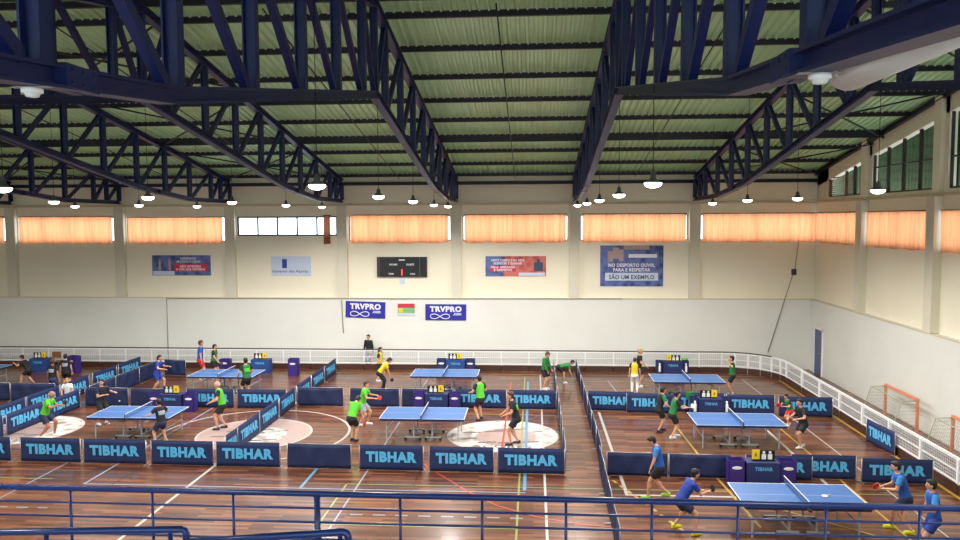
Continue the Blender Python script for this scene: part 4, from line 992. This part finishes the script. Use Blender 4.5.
    for i in range(2):
        e, w_ = elb[i], wr[i]; d = (w_-e).normalized(); side = d.cross(Zv if abs(d.z) < .9 else X).normalized(); nrm = side.cross(d)
        if (i == 0) != (side.dot(Yv) > 0): pass
        for k, fl_ in enumerate((.034, .042, .039, .03)):
            p = w_+d*.042*L+side*(.016-.0105*k)*L; q = p+d*fl_*.45*L-nrm*.004*L; s2 = q+d*fl_*.35*L-nrm*.016*L
            fm.tube([p-d*.012*L, q, s2], .0052*L, 6)
        th = w_+d*.012*L+side*.018*L; fm.tube([th-side*.01*L, th+d*.02*L+side*.012*L, th+d*.036*L+side*.012*L-nrm*.01*L], .006*L, 6)
    bm = bmesh.new(); bm.from_mesh(b.data); t2 = fm.mesh('f', M[skin]); bm.from_mesh(t2); bm.to_mesh(b.data); bm.free(); bpy.data.meshes.remove(t2)
    # face
    for sg in (-1, 1): MB().ell(hc+HF*.0545*L+HS*.019*L*sg+HT*.006*L, .005*L, .009*L, .006*L, 8, 6, T=HM).build('eye', M['eye'], r)
    MB().ell(hc+HF*.054*L-HT*.034*L, .006*L, .015*L, .004*L, 8, 6, T=HM).build('mouth', M['lip'], r)
    # hair
    hm = MB()
    if not bald:
        hm.ell(hc-HF*.014*L+HT*.018*L, .061*L, .053*L, .06*L, 16, 10, T=HM); hm.ell(hc-HF*.02*L-HT*.012*L, .048*L, .05*L, .05*L, 12, 8, T=HM); hm.ell(hc+HF*.018*L+HT*.05*L, .04*L, .04*L, .02*L, 12, 8, T=HM)
        if hairlen: cap(hm, hc-HF*.045*L, hc-HF*.06*L-HT*hairlen*L, .034*L, .018*L)
        remesh(hm, 'hair', M[hair], r, .014, 2)
    else:
        hm.ell(hc-HF*.03*L-HT*.01*L, .035*L, .0505*L, .03*L, 12, 8, T=HM); remesh(hm, 'hair', M[hair], r, .012, 1)
    # shirt and sleeves
    s_ = MB(); e_ = .011; A2 = lambda t, w, d: (hipc+T*t*L, Yv*(w+e_)*L, F*(d+e_)*L)
    s_.loft([A2(-.035, .09, .066), A2(.03, .092, .066), A2(.11, .084, .06), A2(.2, .092, .063), A2(.28, .102, .06), A2(.32, .088, .05), A2(.343, .035, .03)], 18)
    sep = bool(sleeve and sleeve != top)
    for i in range(2):
        sl = MB() if sep else s_
        q = shs[i].lerp(elb[i], .62); sl.ell(shs[i], .041*L, .041*L, .041*L)
        if longsleeve: cap(sl, shs[i], elb[i], .04*L, .031*L); sl.tube([elb[i], wr[i]], .031*L, 12, r2=.024*L)
        else: sl.tube([shs[i], q], .041*L, 12, r2=.041*L)
        if sep: remesh(sl, 'sleeve', M[sleeve], r, .014, 2)
    sobj = remesh(s_, 'shirt', M[top], r, .014, 2)
    if patch:
        pm = MB(); pm.loft([(hipc+T*.16*L-F*.035*L, Yv*.075*L, F*.05*L), (hipc+T*.25*L-F*.04*L, Yv*.085*L, F*.045*L)], 14); remesh(pm, 'back_patch', M[patch], r, .012, 1)
    # shorts or trousers
    p_ = MB(); e_ = .013; p_.loft([A2(-.075, .07, .05), A2(-.04, .09, .068), A2(.0, .095, .07), A2(.04, .086, .06)], 16)
    for i in range(2):
        q = hips[i].lerp(knees[i], .72)
        if long: p_.tube([hips[i], knees[i]], .063*L, 12, r2=.048*L); p_.ell(knees[i], .048*L, .048*L, .048*L); p_.tube([knees[i], ankles[i].lerp(knees[i], .05)], .047*L, 12, r2=.034*L)
        else: p_.tube([hips[i], q], .065*L, 12, r2=.06*L)
        p_.ell(hips[i], .065*L, .06*L, .065*L)
    remesh(p_, 'trousers' if long else 'shorts', M[bottom], r, .014, 2)
    for i in range(2):
        an = ankles[i]; sm_ = MB(); sm_.ell(an+Vector((.036*L, 0, -.022*L)), .075*L, .03*L, .024*L, 14, 8); sm_.ell(an+Vector((-.01*L, 0, -.01*L)), .032*L, .028*L, .03*L, 12, 8)
        sm_.box(an.x-.04*L, an.x+.105*L, an.y-.024*L, an.y+.024*L, an.z-.045*L, an.z-.033*L); remesh(sm_, 'shoe', M[shoe], r, .012, 1)
    if paddle:
        i, colr, lb = paddle; d = (wr[i]-elb[i]).normalized(); Rz = Matrix.Rotation(R(face), 3, 'Z')
        hp = g+Rz@(wr[i]+d*.055*L)
        pr = empty('paddle', hp, 0, lb, 'paddle', 'paddles in the players\' hands'); dd = (Rz@d+Vector((0,0,.25))).normalized(); q = dd.to_track_quat('X', 'Z'); pr.rotation_mode = 'QUATERNION'; pr.rotation_quaternion = q@Euler((R(70), 0, 0)).to_quaternion()
        m = MB(); m.lathe([(.07, -.008), (.079, -.006), (.079, .006), (.07, .008)], (.11, 0, 0), 20); m.build('blade', M[colr], pr)
        MB().box(-.05, .045, -.013, .013, -.011, .011).build('handle', M['wood'], pr)
    return r

play = ((.27, .08, -.12), (.25, -.06, -.14))
person(26, 385, 1.45, 185, 'dark haired child in black leaning over the table at the left photo edge', 28, .9, ((.15, .15), (-.3, -.12)), ((.25, .05, .0), (.28, -.05, -.05)), top='blackc', bottom='blackc', shoe='shoed', skin='skin')
person(53.5, 398, 1.58, 85, 'man in black t-shirt and jeans seen from behind a plain barrier', 3, top='blackc', bottom='jeans', long=True, hair='hbrown', skin='skin2', patch='greyc')
person(66.5, 389.5, 1.5, 100, 'dark haired child in black t-shirt beside the purple towel box', 3, top='blackc', bottom='blackc', patch='greyc')
person(44, 437, 1.68, 8, 'bald man in bright green t-shirt lunging beside the left floor emblem', 22, .88, ((.28, .12), (-.05, -.14)), ((.2, .05, -.1), (.3, -.04, -.03)), top='green', bottom='navyc', hair='hgrey', bald=True, skin='skin2', paddle=(1, 'rubblk', 'paddle held by the bald man in green'))
person(0, 0, 1.35, 285, 'fair haired child sitting behind the man in green', 5, seated=True, feet=((.42, .1), (.42, -.1)), hands=((.2, .0, -.2), (.2, 0, -.2)), top='whitec', bottom='navyc', hair='hblond', loc=Vector((-17.8, 28.0, 0)))
person(102, 424, 1.62, 330, 'dark haired player in black at the left end of the left table', 4, .97, ((.05, .14), (.0, -.14)), ((.17, .12, -.08), (.17, .1, -.1)), top='blackc', sleeve='navyc', bottom='blackc', hairlen=0, skin='skin', yaw=-40, patch=None)
person(162, 444, 1.5, 150, 'child in black and grey seen from behind at the left table', 10, .93, ((.0, .2), (.05, -.2)), ((.22, .14, -.1), (.22, -.16, -.12)), top='blackc', bottom='navyc', patch='greyc', shoe='shoeg')
person(222, 429, 1.7, 195, 'grey haired man in black and lime shirt standing on the centre emblem', 12, .96, ((.12, .1), (-.1, -.14)), ((.2, .05, -.17), (.2, -.05, -.2)), top='green', sleeve='blackc', bottom='blackc', hair='hgrey', bald=True, shoe='shoed')
person(160, 391, 1.58, 5, 'girl in blue dress reaching towards the far left centre table', 12, .93, ((.15, .08), (-.28, -.1)), ((.25, .05, -.1), (.25, -.05, -.12)), top='royal', bottom='royal', hair='hblack', hairlen=.06)
person(201, 379, 1.74, 25, 'tall boy in blue t-shirt and red shorts behind the far table', 3, top='bluec', bottom='redc', hair='hbrown')
person(214.5, 378.5, 1.55, 0, 'dark haired girl in green and black holding a dark paddle', 6, top='dgreen', sleeve='blackc', bottom='blackc', hands=(None, (.18, 0, -.24)), hairlen=.05, paddle=(1, 'rubblk', 'dark paddle held by the girl behind the far table'))
person(247, 398, 1.64, 140, 'player in green and black facing away at the far left centre table', 5, .97, ((.0, .12), (.0, -.12)), ((.15, .05, -.2), (.15, -.05, -.2)), top='dgreen', sleeve='blackc', bottom='blackc', patch='green')
person(0, 0, 1.6, 250, 'man in dark jacket and grey trousers standing behind the back fence', 3, top='blackc', bottom='greyc', long=True, loc=Vector((yp(369, 350, 35.9).x, 35.85, 0)), longsleeve=True, patch=None, shoe='shoed')
person(380, 381, 1.5, 350, 'girl in yellow and black with white legs beside a bending girl', 4, feet=((.08, .1), (-.08, -.1)), top='yellowc', sleeve='blackc', bottom='blackc', hairlen=.1, hands=((.1, .1, -.2), (.1, 0, -.25)))
person(383, 391, 1.56, 15, 'girl in yellow t-shirt and black trousers bending forward', 38, .97, ((.02, .08), (-.05, -.08)), ((.1, .1, -.25), (.12, 0, -.3)), top='yellowc', bottom='blackc', long=True, shoe='shoed', hairlen=.05, head=20, paddle=(1, 'rubblk', 'dark paddle held by the bending girl in yellow'))
person(363, 425, 1.62, 355, 'boy in bright green t-shirt and grey shorts with red paddle', 14, .93, ((.15, .1), (-.1, -.1)), ((.25, .02, -.1), (.28, .0, -.12)), top='green', bottom='greyc', hair='hbrown', paddle=(1, 'rubred', 'red paddle of the boy in grey shorts'))
person(353, 441, 1.58, 70, 'player in bright green shirt and black shorts leaning away, nearest at left of centre', 30, .97, ((.02, .06), (-.02, -.1)), ((.12, .0, -.28), (.06, -.05, -.32)), top='green', bottom='blackc', hair='hblack', head=40, shoe='shoed', paddle=(1, 'rubred', 'red paddle of the player leaning away'))
person(480, 420, 1.62, 130, 'player in black and lime shirt facing away right of the middle table', 6, .95, ((-.1, .12), (.1, -.14)), ((.2, .05, -.15), (.2, -.05, -.15)), top='green', sleeve='blackc', bottom='blackc', patch=None, shoe='shoed')
person(515, 444.5, 1.74, 185, 'player in black with lime side stripes standing on the right floor emblem', 14, .96, ((.14, .1), (-.12, -.12)), ((.2, .02, -.18), (.22, -.02, -.2)), top='blackc', sleeve='blackc', bottom='blackc', patch='green', hair='hbrown', shoe='shoed')
person(545, 389.5, 1.62, 330, 'boy in dark green jacket looking down beside the aisle', 6, top='dgreen', sleeve='dgreen', longsleeve=True, bottom='blackc', head=25, hands=((.12, .05, -.25), (.14, 0, -.26)), hair='hbrown')
person(563, 383, 1.45, 355, 'boy in green shirt bending down low in the aisle', 78, .97, ((.0, .1), (.05, -.1)), ((.05, .0, -.3), (.1, .0, -.3)), top='dgreen', bottom='blackc', head=-10)
person(639, 387, 1.62, 350, 'tall player in black shirt behind the one in white trousers', 4, top='blackc', bottom='navyc', hair='hblond', hands=((.1, .05, -.2), (.22, -.02, -.2)))
person(634.5, 392, 1.42, 80, 'child in yellow t-shirt and white trousers', 4, top='yellowc', bottom='whitec', long=True, hair='hbrown', sleeve='blackc')
person(732, 395, 1.58, 165, 'dark haired player in green and black raising both arms', 3, feet=((.0, .12), (.0, -.12)), hands=((.12, .12, .1), (.15, -.2, .13)), top='dgreen', sleeve='blackc', bottom='blackc')
person(660, 431.5, 1.55, 15, 'player in black and green at left of the pair in the right hall', 14, .96, ((.1, .12), (-.1, -.1)), ((.15, .05, -.2), (.18, -.05, -.2)), top='blackc', sleeve='dgreen', bottom='blackc', hairlen=.04, shoe='shoed')
person(673, 437.5, 1.58, 10, 'player in green and black with arms stretched to the table', 14, .95, ((.12, .1), (-.1, -.12)), ((.28, .0, -.12), (.3, .02, -.1)), top='dgreen', sleeve='blackc', bottom='blackc', paddle=(1, 'line', 'white paddle held out towards the right middle table'))
q = gp(690, 388, .75); q.y = 27.95; q.x = 27.95*q.x/gp(690, 388, .75).y
m = MB(); m.box(-.15, .15, -.035, -.02, -.18, .02).box(-.15, .15, .02, .035, -.15, .02).box(-.15, .15, -.035, .035, .02, .04); m.ell((.08, -.02, .03), .08, .04, .05)
o = m.build('towel', M['dgreen']); o.location = (q.x, 27.97, .72); tag(o, 'green towel hung over the barrier left of the right middle umpire table', 'towel')
person(789, 425.5, 1.2, 200, 'small child in dark green with red shorts behind the player in black', 25, .9, ((.1, .1), (-.1, -.1)), ((.25, .0, -.1), (.26, .0, -.12)), top='dgreen', sleeve='blackc', bottom='redc', paddle=(0, 'rubred', 'red paddle of the small child'))
person(802, 447.5, 1.58, 195, 'dark haired player in black at the right end of the right middle table', 12, .95, ((.12, .1), (-.12, -.12)), ((.22, .02, -.14), (.24, .0, -.16)), top='blackc', bottom='blackc', hairlen=.03)
person(651, 498, 1.66, 172, 'boy in blue shirt walking left and looking down by the near row', 10, .97, ((.08, .05), (-.42, -.06, .06)), ((.12, .03, -.28), (-.02, -.04, -.32)), top='bluec', sleeve='cyan2', bottom='blackc', hair='hblack', head=28, shoe='shoeg')
person(683, 531, 1.64, 12, 'player in royal blue holding a black paddle, left of the nearest table', 32, .86, ((-.12, .22), (.16, -.26)), ((.24, .0, -.12), (.28, .06, -.1)), top='royal', bottom='navyc', hair='hblack', shoe='shoey', paddle=(1, 'rubblk', 'black paddle of the player in royal blue'))
person(902, 529, 1.7, 168, 'player in blue shirt with red paddle right of the nearest table', 18, .92, ((.22, -.0), (-.14, .26)), ((.22, -.06, -.15), (.22, .04, -.14)), top='bluec', sleeve='cyan2', bottom='navyc', hair='hblack', shoe='shoey', paddle=(1, 'rubred', 'red paddle of the player in blue'))
person(932, 556, 1.66, 172, 'boy in blue shirt standing behind his partner at the right edge', 6, .97, ((.05, .1), (-.05, -.1)), ((.22, .02, -.14), (.12, .0, -.26)), top='bluec', sleeve='cyan2', bottom='royal', hair='hblack', shoe='shoed')
